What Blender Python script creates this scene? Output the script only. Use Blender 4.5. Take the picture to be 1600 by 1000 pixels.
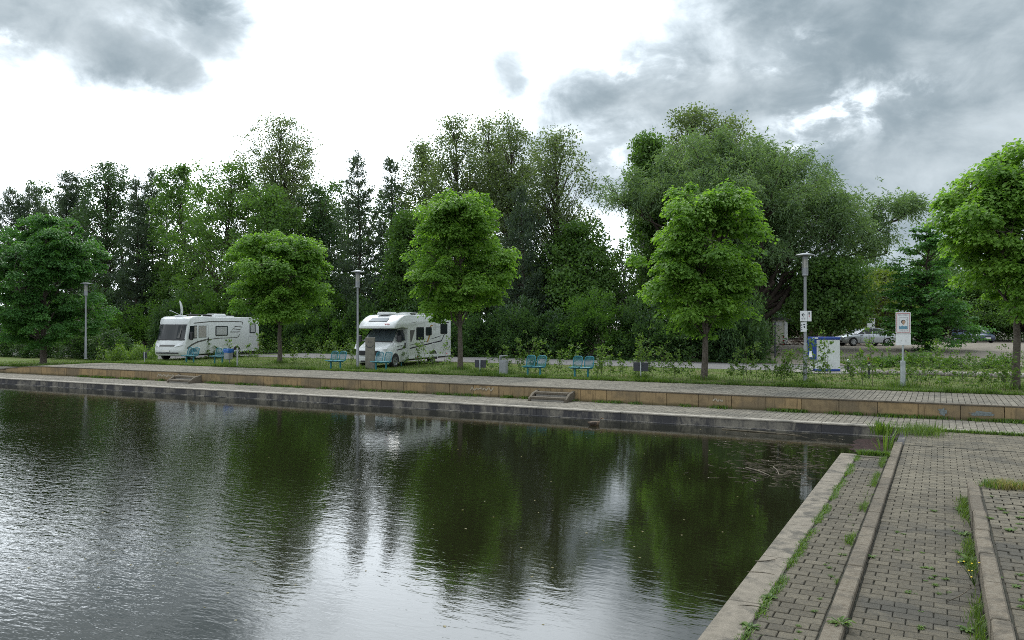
import bpy, bmesh, math, random
import numpy as np
from mathutils import Vector, Matrix
R = math.radians
for o in list(bpy.data.objects):
    bpy.data.objects.remove(o)
SC = bpy.context.scene
COL = SC.collection
rnd = random.Random(7)

# ------------------------------------------------------------------ camera
HC = 2.36                      # eye height above the lawn
YAW = R(28.0)
CY, SY = math.cos(YAW), math.sin(YAW)
F = 1260.0
cam_d = bpy.data.cameras.new('camera')
cam_d.sensor_width = 36.0
cam_d.lens = F / 1600 * 36
cam_d.clip_start = 0.1
cam_d.clip_end = 3000
cam = bpy.data.objects.new('camera', cam_d)
COL.objects.link(cam)
cam.location = (0, 0, HC)
cam.rotation_euler = (R(90) + math.atan(5 / F), 0, YAW)
SC.camera = cam

# ------------------------------------------------------------------ world / sun / exposure
SUN_EL, SUN_AZ_CAM = 50.0, -14.0     # degrees: elevation, degrees right of the view axis
VS = SC.view_settings
VS.view_transform = 'Standard'
VS.look = 'None'
VS.exposure = 0.3
VS.gamma = 1.0
VS.use_curve_mapping = False
SC.cycles.use_denoising = False
SC.cycles.filter_width = 0.95
SC.cycles.max_bounces = 7
SC.cycles.diffuse_bounces = 3
SC.cycles.glossy_bounces = 3
SC.cycles.transmission_bounces = 4
SC.cycles.sample_clamp_indirect = 6


def nd(nt, typ, **kw):
    n = nt.nodes.new(typ)
    for k, v in kw.items():
        setattr(n, k, v)
    return n


def mth(nt, op, a, b=None, c=None, clamp=False):
    n = nt.nodes.new('ShaderNodeMath')
    n.operation = op
    n.use_clamp = clamp
    for i, x in enumerate((a, b, c)):
        if x is None:
            continue
        if isinstance(x, (int, float)):
            n.inputs[i].default_value = x
        else:
            nt.links.new(x, n.inputs[i])
    return n.outputs[0]


def smooth(nt, x, lo, hi):
    n = nt.nodes.new('ShaderNodeMapRange')
    n.interpolation_type = 'SMOOTHSTEP'
    nt.links.new(x, n.inputs['Value'])
    n.inputs['From Min'].default_value = lo
    n.inputs['From Max'].default_value = hi
    return n.outputs['Result']


def mixc(nt, f, a, b, blend='MIX'):
    n = nt.nodes.new('ShaderNodeMix')
    n.data_type = 'RGBA'
    n.blend_type = blend
    n.clamp_factor = True
    for s, x in ((n.inputs[0], f), (n.inputs[6], a), (n.inputs[7], b)):
        if isinstance(x, (int, float)):
            s.default_value = x
        elif isinstance(x, tuple):
            s.default_value = (x[0], x[1], x[2], 1)
        else:
            nt.links.new(x, s)
    return n.outputs[2]


def noise(nt, vec, scale, detail=4, rough=0.55, dist=0.0, out='Fac'):
    n = nt.nodes.new('ShaderNodeTexNoise')
    n.inputs['Scale'].default_value = scale
    n.inputs['Detail'].default_value = detail
    n.inputs['Roughness'].default_value = rough
    n.inputs['Distortion'].default_value = dist
    if vec is not None:
        nt.links.new(vec, n.inputs['Vector'])
    return n.outputs[out]


_a = R(SUN_AZ_CAM) - YAW            # clockwise from +Y
SUN_DIR = (math.sin(_a) * math.cos(R(SUN_EL)), math.cos(_a) * math.cos(R(SUN_EL)), math.sin(R(SUN_EL)))


def build_world():
    w = bpy.data.worlds.new('World')
    SC.world = w
    w.use_nodes = True
    nt = w.node_tree
    nt.nodes.clear()
    out = nd(nt, 'ShaderNodeOutputWorld')
    bg = nd(nt, 'ShaderNodeBackground')
    bg.inputs['Strength'].default_value = 0.1
    nt.links.new(bg.outputs[0], out.inputs[0])
    sky = nd(nt, 'ShaderNodeTexSky', sky_type='NISHITA')
    sky.sun_disc = False
    sky.sun_elevation = R(SUN_EL)
    # sky texture: rotation 0 puts the sun at +Y and grows clockwise seen from above
    sky.sun_rotation = R(SUN_AZ_CAM) - YAW
    tc = nd(nt, 'ShaderNodeTexCoord')
    D = tc.outputs['Generated']

    def dot(vx, vy, vz):
        n = nd(nt, 'ShaderNodeVectorMath', operation='DOT_PRODUCT')
        nt.links.new(D, n.inputs[0])
        n.inputs[1].default_value = (vx, vy, vz)
        return n.outputs['Value']
    r_ = dot(CY, SY, 0)
    f_ = dot(-SY, CY, 0)
    z_ = dot(0, 0, 1)
    az = mth(nt, 'MULTIPLY', mth(nt, 'ARCTAN2', r_, f_), 180 / math.pi)
    el = mth(nt, 'MULTIPLY', mth(nt, 'ARCSINE', z_), 180 / math.pi)
    # puffs of cloud over the dome of the sky, a little flattened
    mp = nd(nt, 'ShaderNodeMapping')
    mp.inputs['Scale'].default_value = (1, 1, 1.55)
    mp.inputs['Location'].default_value = (3.1, 1.7, .4)
    nt.links.new(D, mp.inputs[0])
    P = mp.outputs[0]
    n1 = noise(nt, P, 4.2, 9, 0.56, 0.25)
    n2 = noise(nt, P, 10.5, 8, 0.58, 0.35)
    n3 = noise(nt, P, 27, 6, 0.6, 0.3)
    warp = mth(nt, 'ADD', mth(nt, 'ADD', mth(nt, 'MULTIPLY', mth(nt, 'SUBTRACT', n1, 0.5), 1.2),
               mth(nt, 'MULTIPLY', mth(nt, 'SUBTRACT', n2, 0.5), 1.6)), mth(nt, 'MULTIPLY', mth(nt, 'SUBTRACT', n3, 0.5), 0.6))

    def px(x, y):
        a = math.atan((x - 800) / F)
        return math.degrees(a), math.degrees(math.atan((505 - y) / F * math.cos(a)))

    def blob(x, y, rx, ry, rot=0.0, soft=0.45, gain=1.0, wamp=1.0):
        a0, e0 = px(x, y)
        ra, re = rx * 45.5 / 1000, ry * 45.5 / 1000
        da = mth(nt, 'SUBTRACT', az, a0)
        de = mth(nt, 'SUBTRACT', el, e0)
        c, s = math.cos(R(rot)), math.sin(R(rot))
        p = mth(nt, 'ADD', mth(nt, 'MULTIPLY', da, c / ra), mth(nt, 'MULTIPLY', de, s / ra))
        q = mth(nt, 'ADD', mth(nt, 'MULTIPLY', da, -s / re), mth(nt, 'MULTIPLY', de, c / re))
        d = mth(nt, 'SQRT', mth(nt, 'ADD', mth(nt, 'MULTIPLY', p, p), mth(nt, 'MULTIPLY', q, q)))
        d = mth(nt, 'ADD', d, mth(nt, 'MULTIPLY', warp, wamp))
        m = smooth(nt, d, 1 + soft, 1 - soft)
        return mth(nt, 'MULTIPLY', m, gain) if gain != 1 else m
    grey = None
    for b in ((60, 30, 250, 62, -8, 0.7, 0.95, .8), (235, 85, 120, 42, -22, 0.6, 0.95, .85), (20, -30, 280, 70, 0, .7, 1.0, .7),
              (320, 60, 70, 50, 0, 0.7, .75, .9), (795, 108, 40, 46, 0, 1.0, 0.62, 1.5),
              (1120, 165, 250, 95, 0, 0.8, 0.95, .7), (1440, 30, 340, 145, 0, 0.85, 1.0, .55),
              (1540, 240, 520, 270, 0, 0.7, 0.92, .5), (1080, 255, 290, 90, 0, .7, .8, .7), (1650, 60, 420, 320, 0, .6, .98, .4)):
        m = blob(*b)
        grey = m if grey is None else mth(nt, 'MAXIMUM', grey, m)
    # torn folds where the light comes through
    torn = smooth(nt, mth(nt, 'ADD', mth(nt, 'MULTIPLY', n2, .6), mth(nt, 'MULTIPLY', n3, .4)), 0.46, 0.62)
    bright = None
    for b in ((1310, 185, 150, 40, 16, 1.0, 0.75, .9), (1010, 115, 90, 22, -6, 1.0, 0.6, .9), (1215, 85, 60, 26, 10, 1.0, 0.7, .9),
              (950, 240, 90, 40, 20, 1.0, .55, .9), (1400, 345, 190, 50, 8, 1.0, .4, .9), (20, 55, 60, 22, 0, 1.0, .5, .9)):
        m = blob(*b)
        bright = m if bright is None else mth(nt, 'MAXIMUM', bright, m)
    grey = mth(nt, 'MULTIPLY', grey, mth(nt, 'SUBTRACT', 1.0, mth(nt, 'MULTIPLY', bright, mth(nt, 'ADD', .25, mth(nt, 'MULTIPLY', torn, .75)))))
    # clouds all round the rest of the sky: the same broken overcast
    rest = mth(nt, 'MULTIPLY', smooth(nt, n1, 0.40, 0.66), 0.7)
    away = mth(nt, 'MAXIMUM', smooth(nt, mth(nt, 'ABSOLUTE', az), 40, 62), smooth(nt, el, 27, 40))
    grey = mth(nt, 'ADD', mth(nt, 'MULTIPLY', grey, mth(nt, 'SUBTRACT', 1.0, away)), mth(nt, 'MULTIPLY', rest, away))
    # cloud body: dark cores and paler folds
    fold = mth(nt, 'ADD', mth(nt, 'MULTIPLY', n1, 0.55), mth(nt, 'MULTIPLY', n2, 0.45))
    body = mixc(nt, smooth(nt, fold, 0.36, 0.68), (2.3, 2.95, 3.4), (5.3, 6.0, 6.45))
    # cloud glows round the hidden sun
    sd_ = dot(*SUN_DIR)
    lit = mixc(nt, smooth(nt, sd_, 0.1, 0.88), (11.6, 12.3, 12.9), (24.5, 26.6, 28.4))
    # thin cloud already takes most of the glare
    thick = mth(nt, 'SUBTRACT', 1.0, mth(nt, 'POWER', mth(nt, 'SUBTRACT', 1.0, grey, clamp=True), 2.4))
    cl = mixc(nt, thick, lit, body)
    # thin places let the clear sky through
    col = mixc(nt, mth(nt, 'MULTIPLY', smooth(nt, n2, 0.62, 0.8), 0.25), cl, sky.outputs[0])
    nt.links.new(col, bg.inputs['Color'])


build_world()
sd = bpy.data.lights.new('sun', 'SUN')
sd.energy = 1.3
sd.angle = R(11)
sd.color = (1.0, 0.96, 0.9)
sun = bpy.data.objects.new('sun', sd)
COL.objects.link(sun)
sun.rotation_euler = Vector(SUN_DIR).to_track_quat('Z', 'Y').to_euler()
sun.location = (0, 0, 60)


# ------------------------------------------------------------------ where things stand
def at(px, D):
    X = (px - 800) / F * D
    return CY * X - SY * D, SY * X + CY * D


def G(px, py, z=0.0):
    return at(px, F * (HC - z) / (py - 505))


def ZT(py, D):
    return HC + (505 - py) * D / F


def sstep(a, b, x):
    t = min(1, max(0, (x - a) / (b - a)))
    return t * t * (3 - 2 * t)


Z_LOW, Z_PAVE, Z_WATER, Z_RAISED = -0.46, -0.50, -0.75, -0.25
V_QUAY, V_WALL, V_LAWN = 24.3, 26.9, 31.1
RAMP0, RAMP1 = -43.5, -51.0


def lawn_h(u, v):
    z = -0.46 * sstep(RAMP0, RAMP1, u) * (1 - sstep(40, 55, v))
    z += 0.53 * sstep(50, 68, v)
    return z


# ------------------------------------------------------------------ materials
MATS = {}


def mat(name, color, rough=0.6, vary=0.15, scale=6.0, color2=None, bump=0.0, bscale=None, metal=0.0, spec=0.5,
        stain=None, stain_scale=1.5, tint=None, coat=0.0, trans=0.0):
    """principled surface with grain; tint: 'attr' (per piece attribute) or 'obj' (per object random)"""
    m = bpy.data.materials.new(name)
    m.use_nodes = True
    nt = m.node_tree
    b = nt.nodes['Principled BSDF']
    geo = nd(nt, 'ShaderNodeNewGeometry')
    P = geo.outputs['Position']
    c2 = color2 or tuple(c * (1 - vary * 1.6) for c in color)
    n = noise(nt, P, scale, 5, 0.6)
    col = mixc(nt, smooth(nt, n, 0.3, 0.7), color, c2)
    if tint:
        if tint == 'attr':
            t = nd(nt, 'ShaderNodeAttribute', attribute_name='tint').outputs['Fac']
        else:
            t = nd(nt, 'ShaderNodeObjectInfo').outputs['Random']
        k = mth(nt, 'ADD', mth(nt, 'MULTIPLY', t, 0.42), 0.78)
        cc = nd(nt, 'ShaderNodeCombineColor')
        for i in range(3):
            nt.links.new(k, cc.inputs[i])
        col = mixc(nt, 1.0, col, cc.outputs[0], 'MULTIPLY')
    if stain:
        s = noise(nt, P, stain_scale, 6, 0.65, 0.4)
        col = mixc(nt, mth(nt, 'MULTIPLY', smooth(nt, s, 0.48, 0.66), 0.8), col, stain)
    nt.links.new(col, b.inputs['Base Color'])
    b.inputs['Roughness'].default_value = rough
    b.inputs['Metallic'].default_value = metal
    b.inputs['Specular IOR Level'].default_value = spec
    b.inputs['Coat Weight'].default_value = coat
    if trans:
        b.inputs['Transmission Weight'].default_value = trans
    if bump:
        bn = nd(nt, 'ShaderNodeBump')
        bn.inputs['Strength'].default_value = bump
        bn.inputs['Distance'].default_value = 0.02
        nt.links.new(noise(nt, P, bscale or scale * 6, 5, 0.65), bn.inputs['Height'])
        nt.links.new(bn.outputs[0], b.inputs['Normal'])
    MATS[name] = m
    return m


def leaf_mat(name, c_dark, c_light, transl=0.35, rough=0.5):
    m = bpy.data.materials.new(name)
    m.use_nodes = True
    nt = m.node_tree
    b = nt.nodes['Principled BSDF']
    t = nd(nt, 'ShaderNodeAttribute', attribute_name='tint').outputs['Fac']
    r = nd(nt, 'ShaderNodeObjectInfo').outputs['Random']
    k = mth(nt, 'ADD', mth(nt, 'MULTIPLY', t, 0.85), mth(nt, 'MULTIPLY', r, 0.15))
    col = mixc(nt, k, c_dark, c_light)
    nt.links.new(col, b.inputs['Base Color'])
    b.inputs['Roughness'].default_value = rough
    b.inputs['Specular IOR Level'].default_value = 0.3
    tr = nd(nt, 'ShaderNodeBsdfTranslucent')
    tcol = mixc(nt, 1.0, col, (1.5, 1.6, 0.6), 'MULTIPLY')
    nt.links.new(tcol, tr.inputs['Color'])
    mx = nd(nt, 'ShaderNodeMixShader')
    mx.inputs[0].default_value = transl
    nt.links.new(b.outputs[0], mx.inputs[1])
    nt.links.new(tr.outputs[0], mx.inputs[2])
    nt.links.new(mx.outputs[0], nt.nodes['Material Output'].inputs['Surface'])
    MATS[name] = m
    return m


mat('brick', (0.130, 0.113, 0.080), 0.9, 0.2, 26, (0.088, 0.079, 0.060), 0.8, 110, tint='obj', stain=(0.055, 0.053, 0.045), stain_scale=0.75, spec=.3)
mat('brick_field', (0.158, 0.138, 0.098), 0.9, 0.2, 26, (0.108, 0.097, 0.074), 0.8, 110, tint='attr', stain=(0.060, 0.058, 0.047), stain_scale=0.7, spec=.3)
mat('brick_far', (0.185, 0.168, 0.133), 0.9, 0.15, 8, (0.14, 0.128, 0.105), 0.4, 60, tint='attr', stain=(0.095, 0.09, 0.075), stain_scale=0.35, spec=.3)
mat('joint_soil', (0.045, 0.040, 0.030), 0.95, 0.3, 12, (0.026, 0.028, 0.016), 0.4)
mat('coping', (0.205, 0.18, 0.142), 0.88, 0.2, 7, (0.145, 0.128, 0.10), 0.7, 60, stain=(0.058, 0.055, 0.046), stain_scale=3.2, spec=.3)
mat('kerb', (0.158, 0.138, 0.106), 0.88, 0.2, 24, (0.11, 0.09, 0.064), 0.7, 90, tint='obj', stain=(0.062, 0.055, 0.042), stain_scale=2.6, spec=.3)
mat('soil', (0.07, 0.055, 0.04), 0.95, 0.3, 3, (0.04, 0.034, 0.025), 0.6)
mat('mud', (0.045, 0.027, 0.025), 0.95, 0.3, 9, (0.02, 0.015, 0.013), 0.8, 50, spec=.1)
mat('asphalt', (0.15, 0.145, 0.14), 0.9, 0.2, 2.5, (0.11, 0.108, 0.105), 0.3, 60, spec=.3)
mat('gravel', (0.20, 0.178, 0.145), 0.95, 0.2, 1.2, (0.14, 0.125, 0.10), 0.5, 40, spec=.2)
mat('concrete', (0.20, 0.19, 0.165), 0.85, 0.2, 4, (0.25, 0.235, 0.21), 0.3, 60, stain=(0.16, 0.155, 0.14), stain_scale=1.5, spec=.3)
mat('quay_edge', (0.32, 0.295, 0.25), 0.88, 0.2, 5, (0.23, 0.21, 0.175), 0.5, 50, stain=(0.11, 0.105, 0.09), stain_scale=1.2, spec=.3)
mat('pillar_stone', (0.195, 0.185, 0.158), 0.85, 0.15, 6, (0.15, 0.142, 0.12), 0.3, 50, spec=.3)
mat('steel', (0.27, 0.285, 0.30), 0.5, 0.1, 5, metal=0.3)
mat('galv', (0.42, 0.46, 0.47), 0.5, 0.15, 5, metal=0.3)
mat('lamp_glass', (0.36, 0.36, 0.32), 0.25, 0.05, 5)
mat('teal', (0.010, 0.165, 0.215), 0.4, 0.1, 4)
mat('bin_grey', (0.24, 0.255, 0.265), 0.5, 0.1, 3)
mat('bag_blue', (0.02, 0.12, 0.42), 0.35, 0.2, 14)
mat('white_paint', (0.62, 0.645, 0.65), 0.28, 0.03, 2, (0.57, 0.59, 0.595), coat=0.3)
mat('white_trim', (0.56, 0.58, 0.58), 0.4, 0.05, 3)
mat('silver_paint', (0.46, 0.49, 0.52), 0.3, 0.05, 2, metal=0.55, coat=0.5)
mat('navy_paint', (0.03, 0.05, 0.10), 0.25, 0.1, 3, coat=0.5)
mat('car_glass', (0.012, 0.016, 0.018), 0.05, 0.1, 3, spec=0.5)
mat('screen_glass', (0.055, 0.075, 0.085), 0.06, 0.1, 3, spec=0.8)
mat('camper_window', (0.02, 0.024, 0.03), 0.12, 0.1, 3, spec=0.6)
mat('curtain', (0.45, 0.43, 0.40), 0.9, 0.25, 25)
mat('rubber', (0.018, 0.018, 0.02), 0.75, 0.2, 10)
mat('black_trim', (0.025, 0.025, 0.028), 0.5, 0.2, 6)
mat('rim_alloy', (0.5, 0.51, 0.53), 0.35, 0.05, 5, metal=0.7)
mat('stripe_grey', (0.10, 0.098, 0.095), 0.4, 0.05, 3)
mat('stripe_dark', (0.022, 0.018, 0.03), 0.4, 0.05, 3)
mat('stripe_gold', (0.30, 0.17, 0.05), 0.4, 0.05, 3)
mat('seam', (0.35, 0.36, 0.37), 0.6, 0.05, 3)
mat('vent_grey', (0.52, 0.53, 0.53), 0.5, 0.05, 20)
mat('headlamp', (0.72, 0.74, 0.76), 0.1, 0.2, 20, spec=0.8)
mat('red_lens', (0.35, 0.015, 0.015), 0.25, 0.1, 5)
mat('red_mark', (0.55, 0.04, 0.05), 0.5, 0.05, 5)
mat('plate', (0.75, 0.75, 0.72), 0.4, 0.05, 5)
mat('sign_white', (0.72, 0.74, 0.75), 0.45, 0.05, 3)
mat('sign_red', (0.42, 0.12, 0.12), 0.5, 0.05, 3)
mat('sign_ink', (0.05, 0.06, 0.07), 0.5, 0.05, 3)
mat('sign_blue', (0.12, 0.28, 0.38), 0.5, 0.05, 3)
mat('skin_print', (0.45, 0.30, 0.20), 0.6, 0.05, 3)
mat('station_white', (0.66, 0.69, 0.70), 0.5, 0.06, 1.5)
mat('station_blue', (0.012, 0.05, 0.27), 0.35, 0.08, 4)
mat('hut_wall', (0.55, 0.55, 0.46), 0.8, 0.1, 2)
mat('hut_roof', (0.05, 0.05, 0.05), 0.8, 0.2, 3)
mat('board_dark', (0.03, 0.033, 0.045), 0.5, 0.2, 6)
mat('bark', (0.135, 0.118, 0.10), 0.95, 0.3, 14, (0.07, 0.058, 0.048), 0.8, 40, spec=.2)
mat('bark_dark', (0.07, 0.055, 0.045), 0.95, 0.3, 10, (0.04, 0.032, 0.027), 0.8, 30, spec=.2)
mat('bark_pale', (0.30, 0.29, 0.27), 0.9, 0.3, 6, (0.14, 0.13, 0.12), 0.5, 30, spec=.2)
mat('dead_reed', (0.15, 0.125, 0.085), 0.9, 0.3, 9, (0.05, 0.042, 0.03))
mat('brush_wood', (0.16, 0.11, 0.08), 0.95, 0.3, 7)
mat('rock', (0.26, 0.24, 0.21), 0.9, 0.2, 6, None, 0.4)
mat('feather_brown', (0.13, 0.085, 0.05), 0.8, 0.4, 40)
mat('feather_dark', (0.05, 0.035, 0.025), 0.8, 0.3, 40)
mat('sapling_stem', (0.11, 0.105, 0.06), 0.9, 0.3, 20)
mat('beak', (0.35, 0.18, 0.04), 0.5, 0.1, 9)
mat('yellow_petal', (0.75, 0.55, 0.02), 0.6, 0.1, 9)
mat('graffiti_pale', (0.42, 0.37, 0.28), 0.8, 0.2, 30)
mat('graffiti_blue', (0.19, 0.22, 0.22), 0.8, 0.3, 18)
mat('container_green', (0.16, 0.35, 0.12), 0.5, 0.15, 2)

leaf_mat('leaf_maple', (0.074, 0.168, 0.032), (0.228, 0.380, 0.074), 0.5)
leaf_mat('leaf_maple_deep', (0.038, 0.115, 0.034), (0.105, 0.240, 0.060), 0.42)
leaf_mat('leaf_green', (0.048, 0.108, 0.030), (0.130, 0.228, 0.060), 0.45)
leaf_mat('leaf_poplar', (0.070, 0.108, 0.050), (0.165, 0.215, 0.105), 0.46)
leaf_mat('leaf_willow', (0.080, 0.140, 0.066), (0.180, 0.265, 0.140), 0.45)
leaf_mat('leaf_pine', (0.046, 0.078, 0.054), (0.105, 0.150, 0.100), 0.3)
leaf_mat('leaf_bush', (0.040, 0.095, 0.025), (0.108, 0.202, 0.050), 0.4)
leaf_mat('leaf_bush_dark', (0.029, 0.066, 0.030), (0.085, 0.150, 0.060), 0.36)
leaf_mat('leaf_yellow', (0.07, 0.12, 0.02), (0.17, 0.21, 0.045), 0.4)
leaf_mat('leaf_sapling', (0.060, 0.120, 0.030), (0.15, 0.235, 0.060), 0.4)
leaf_mat('leaf_weed', (0.035, 0.085, 0.014), (0.13, 0.20, 0.04), 0.35)
leaf_mat('leaf_grass', (0.040, 0.085, 0.014), (0.13, 0.19, 0.045), 0.35)
leaf_mat('leaf_straw', (0.16, 0.14, 0.06), (0.30, 0.26, 0.13), 0.35)


def special_mats():
    # lawn
    m = mat('lawn', (0.085, 0.13, 0.03), 0.95, 0.2, 0.6, (0.105, 0.12, 0.045), 0.7, 30, stain=(0.12, 0.11, 0.055), stain_scale=0.35, spec=.1)
    # retaining wall panels: ochre concrete with vertical runs
    m = bpy.data.materials.new('ochre_panel')
    m.use_nodes = True
    nt = m.node_tree
    b = nt.nodes['Principled BSDF']
    P = nd(nt, 'ShaderNodeNewGeometry').outputs['Position']
    mp = nd(nt, 'ShaderNodeMapping')
    mp.inputs['Scale'].default_value = (1, 1, 0.08)
    nt.links.new(P, mp.inputs[0])
    runs = noise(nt, mp.outputs[0], 11, 5, 0.7)
    blot = noise(nt, P, 2.2, 5, 0.6)
    rr = nd(nt, 'ShaderNodeObjectInfo').outputs['Random']
    base = mixc(nt, rr, (0.32, 0.225, 0.115), (0.225, 0.17, 0.10))
    c = mixc(nt, smooth(nt, runs, 0.50, 0.72), base, (0.115, 0.08, 0.045))
    c = mixc(nt, mth(nt, 'MULTIPLY', smooth(nt, blot, 0.52, 0.7), 0.5), c, (0.105, 0.08, 0.05))
    sx = nd(nt, 'ShaderNodeSeparateXYZ')
    nt.links.new(P, sx.inputs[0])
    # a moss band grows up from the foot of the wall
    moss = smooth(nt, mth(nt, 'ADD', sx.outputs[2], mth(nt, 'MULTIPLY', blot, 0.2)), -0.22, -0.36)
    c = mixc(nt, mth(nt, 'MULTIPLY', smooth(nt, noise(nt, P, 0.9, 4, 0.6), 0.45, 0.65), 0.55), c, (0.11, 0.095, 0.07))
    c = mixc(nt, mth(nt, 'MULTIPLY', moss, 0.75), c, (0.055, 0.052, 0.024))
    nt.links.new(c, b.inputs['Base Color'])
    b.inputs['Roughness'].default_value = 0.9
    b.inputs['Specular IOR Level'].default_value = 0.2
    bn = nd(nt, 'ShaderNodeBump')
    bn.inputs['Strength'].default_value = 0.35
    bn.inputs['Distance'].default_value = 0.02
    nt.links.new(noise(nt, P, 60, 5), bn.inputs['Height'])
    nt.links.new(bn.outputs[0], b.inputs['Normal'])
    MATS['ochre_panel'] = m
    # dark quay wall with pale lime patches
    m = bpy.data.materials.new('quay_face')
    m.use_nodes = True
    nt = m.node_tree
    b = nt.nodes['Principled BSDF']
    P = nd(nt, 'ShaderNodeNewGeometry').outputs['Position']
    mp = nd(nt, 'ShaderNodeMapping')
    mp.inputs['Scale'].default_value = (1, 1, 0.35)
    nt.links.new(P, mp.inputs[0])
    a = noise(nt, mp.outputs[0], 1.1, 7, 0.72, 0.5)
    c = mixc(nt, smooth(nt, a, 0.44, 0.60), (0.048, 0.047, 0.05), (0.19, 0.175, 0.145))
    a2 = noise(nt, P, 8, 5, 0.7)
    c = mixc(nt, mth(nt, 'MULTIPLY', smooth(nt, a2, 0.48, 0.7), 0.6), c, (0.05, 0.05, 0.05))
    nt.links.new(c, b.inputs['Base Color'])
    b.inputs['Roughness'].default_value = 0.85
    b.inputs['Specular IOR Level'].default_value = 0.3
    bn = nd(nt, 'ShaderNodeBump')
    bn.inputs['Strength'].default_value = 0.4
    bn.inputs['Distance'].default_value = 0.02
    nt.links.new(a2, bn.inputs['Height'])
    nt.links.new(bn.outputs[0], b.inputs['Normal'])
    MATS['quay_face'] = m
    # pond water
    m = bpy.data.materials.new('pond_water')
    m.use_nodes = True
    nt = m.node_tree
    b = nt.nodes['Principled BSDF']
    P = nd(nt, 'ShaderNodeNewGeometry').outputs['Position']
    b.inputs['Base Color'].default_value = (0.0095, 0.0098, 0.0045, 1)
    b.inputs['Roughness'].default_value = 0.02
    b.inputs['IOR'].default_value = 1.6
    b.inputs['Specular IOR Level'].default_value = 0.5
    mp = nd(nt, 'ShaderNodeMapping')
    mp.inputs['Rotation'].default_value = (0, 0, -YAW - R(14))
    mp.inputs['Scale'].default_value = (0.55, 1.5, 1)
    nt.links.new(P, mp.inputs[0])
    w1 = noise(nt, mp.outputs[0], 5.0, 3, 0.5, 0.7)
    w2 = noise(nt, mp.outputs[0], 13, 2, 0.5, 0.5)
    w3 = noise(nt, P, 0.55, 2, 0.5)
    gust = smooth(nt, noise(nt, P, 0.085, 3, 0.5, 0.3), 0.40, 0.62)
    # wind reaches the open water, the corner by the quays lies calm
    sx = nd(nt, 'ShaderNodeSeparateXYZ')
    nt.links.new(P, sx.inputs[0])
    shelter = smooth(nt, mth(nt, 'SUBTRACT', mth(nt, 'MULTIPLY', sx.outputs[0], -1.0), mth(nt, 'MULTIPLY', sx.outputs[1], 0.35)), -3.0, 16.0)
    shelter = mth(nt, 'MULTIPLY', shelter, smooth(nt, sx.outputs[1], 23.5, 12.0))
    k = mth(nt, 'ADD', 0.13, mth(nt, 'MULTIPLY', mth(nt, 'ADD', mth(nt, 'MULTIPLY', gust, 0.95), 0.3), mth(nt, 'MULTIPLY', shelter, 0.95)))
    h = mth(nt, 'ADD', mth(nt, 'ADD', mth(nt, 'MULTIPLY', w1, 0.6), mth(nt, 'MULTIPLY', w2, 0.25)), mth(nt, 'MULTIPLY', w3, 0.4))
    bn = nd(nt, 'ShaderNodeBump')
    bn.inputs['Distance'].default_value = 0.0165
    nt.links.new(mth(nt, 'MULTIPLY', k, 0.9), bn.inputs['Strength'])
    nt.links.new(h, bn.inputs['Height'])
    nt.links.new(bn.outputs[0], b.inputs['Normal'])
    MATS['pond_water'] = m


special_mats()


# ------------------------------------------------------------------ building helpers
def link(name, data, parent=None, loc=None):
    o = bpy.data.objects.new(name, data)
    COL.objects.link(o)
    if parent:
        o.parent = parent
    if loc:
        o.location = loc
    return o


def tag(o, label=None, cat=None, group=None, kind=None):
    if label:
        o['label'] = label
    if cat:
        o['category'] = cat
    if group:
        o['group'] = group
    if kind:
        o['kind'] = kind
    return o


def thing(name, label, cat, loc=(0, 0, 0), rz=0.0, group=None):
    o = link(name, None, None, loc)
    o.empty_display_size = 0.2
    o.rotation_euler = (0, 0, rz)
    return tag(o, label, cat, group)


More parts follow.
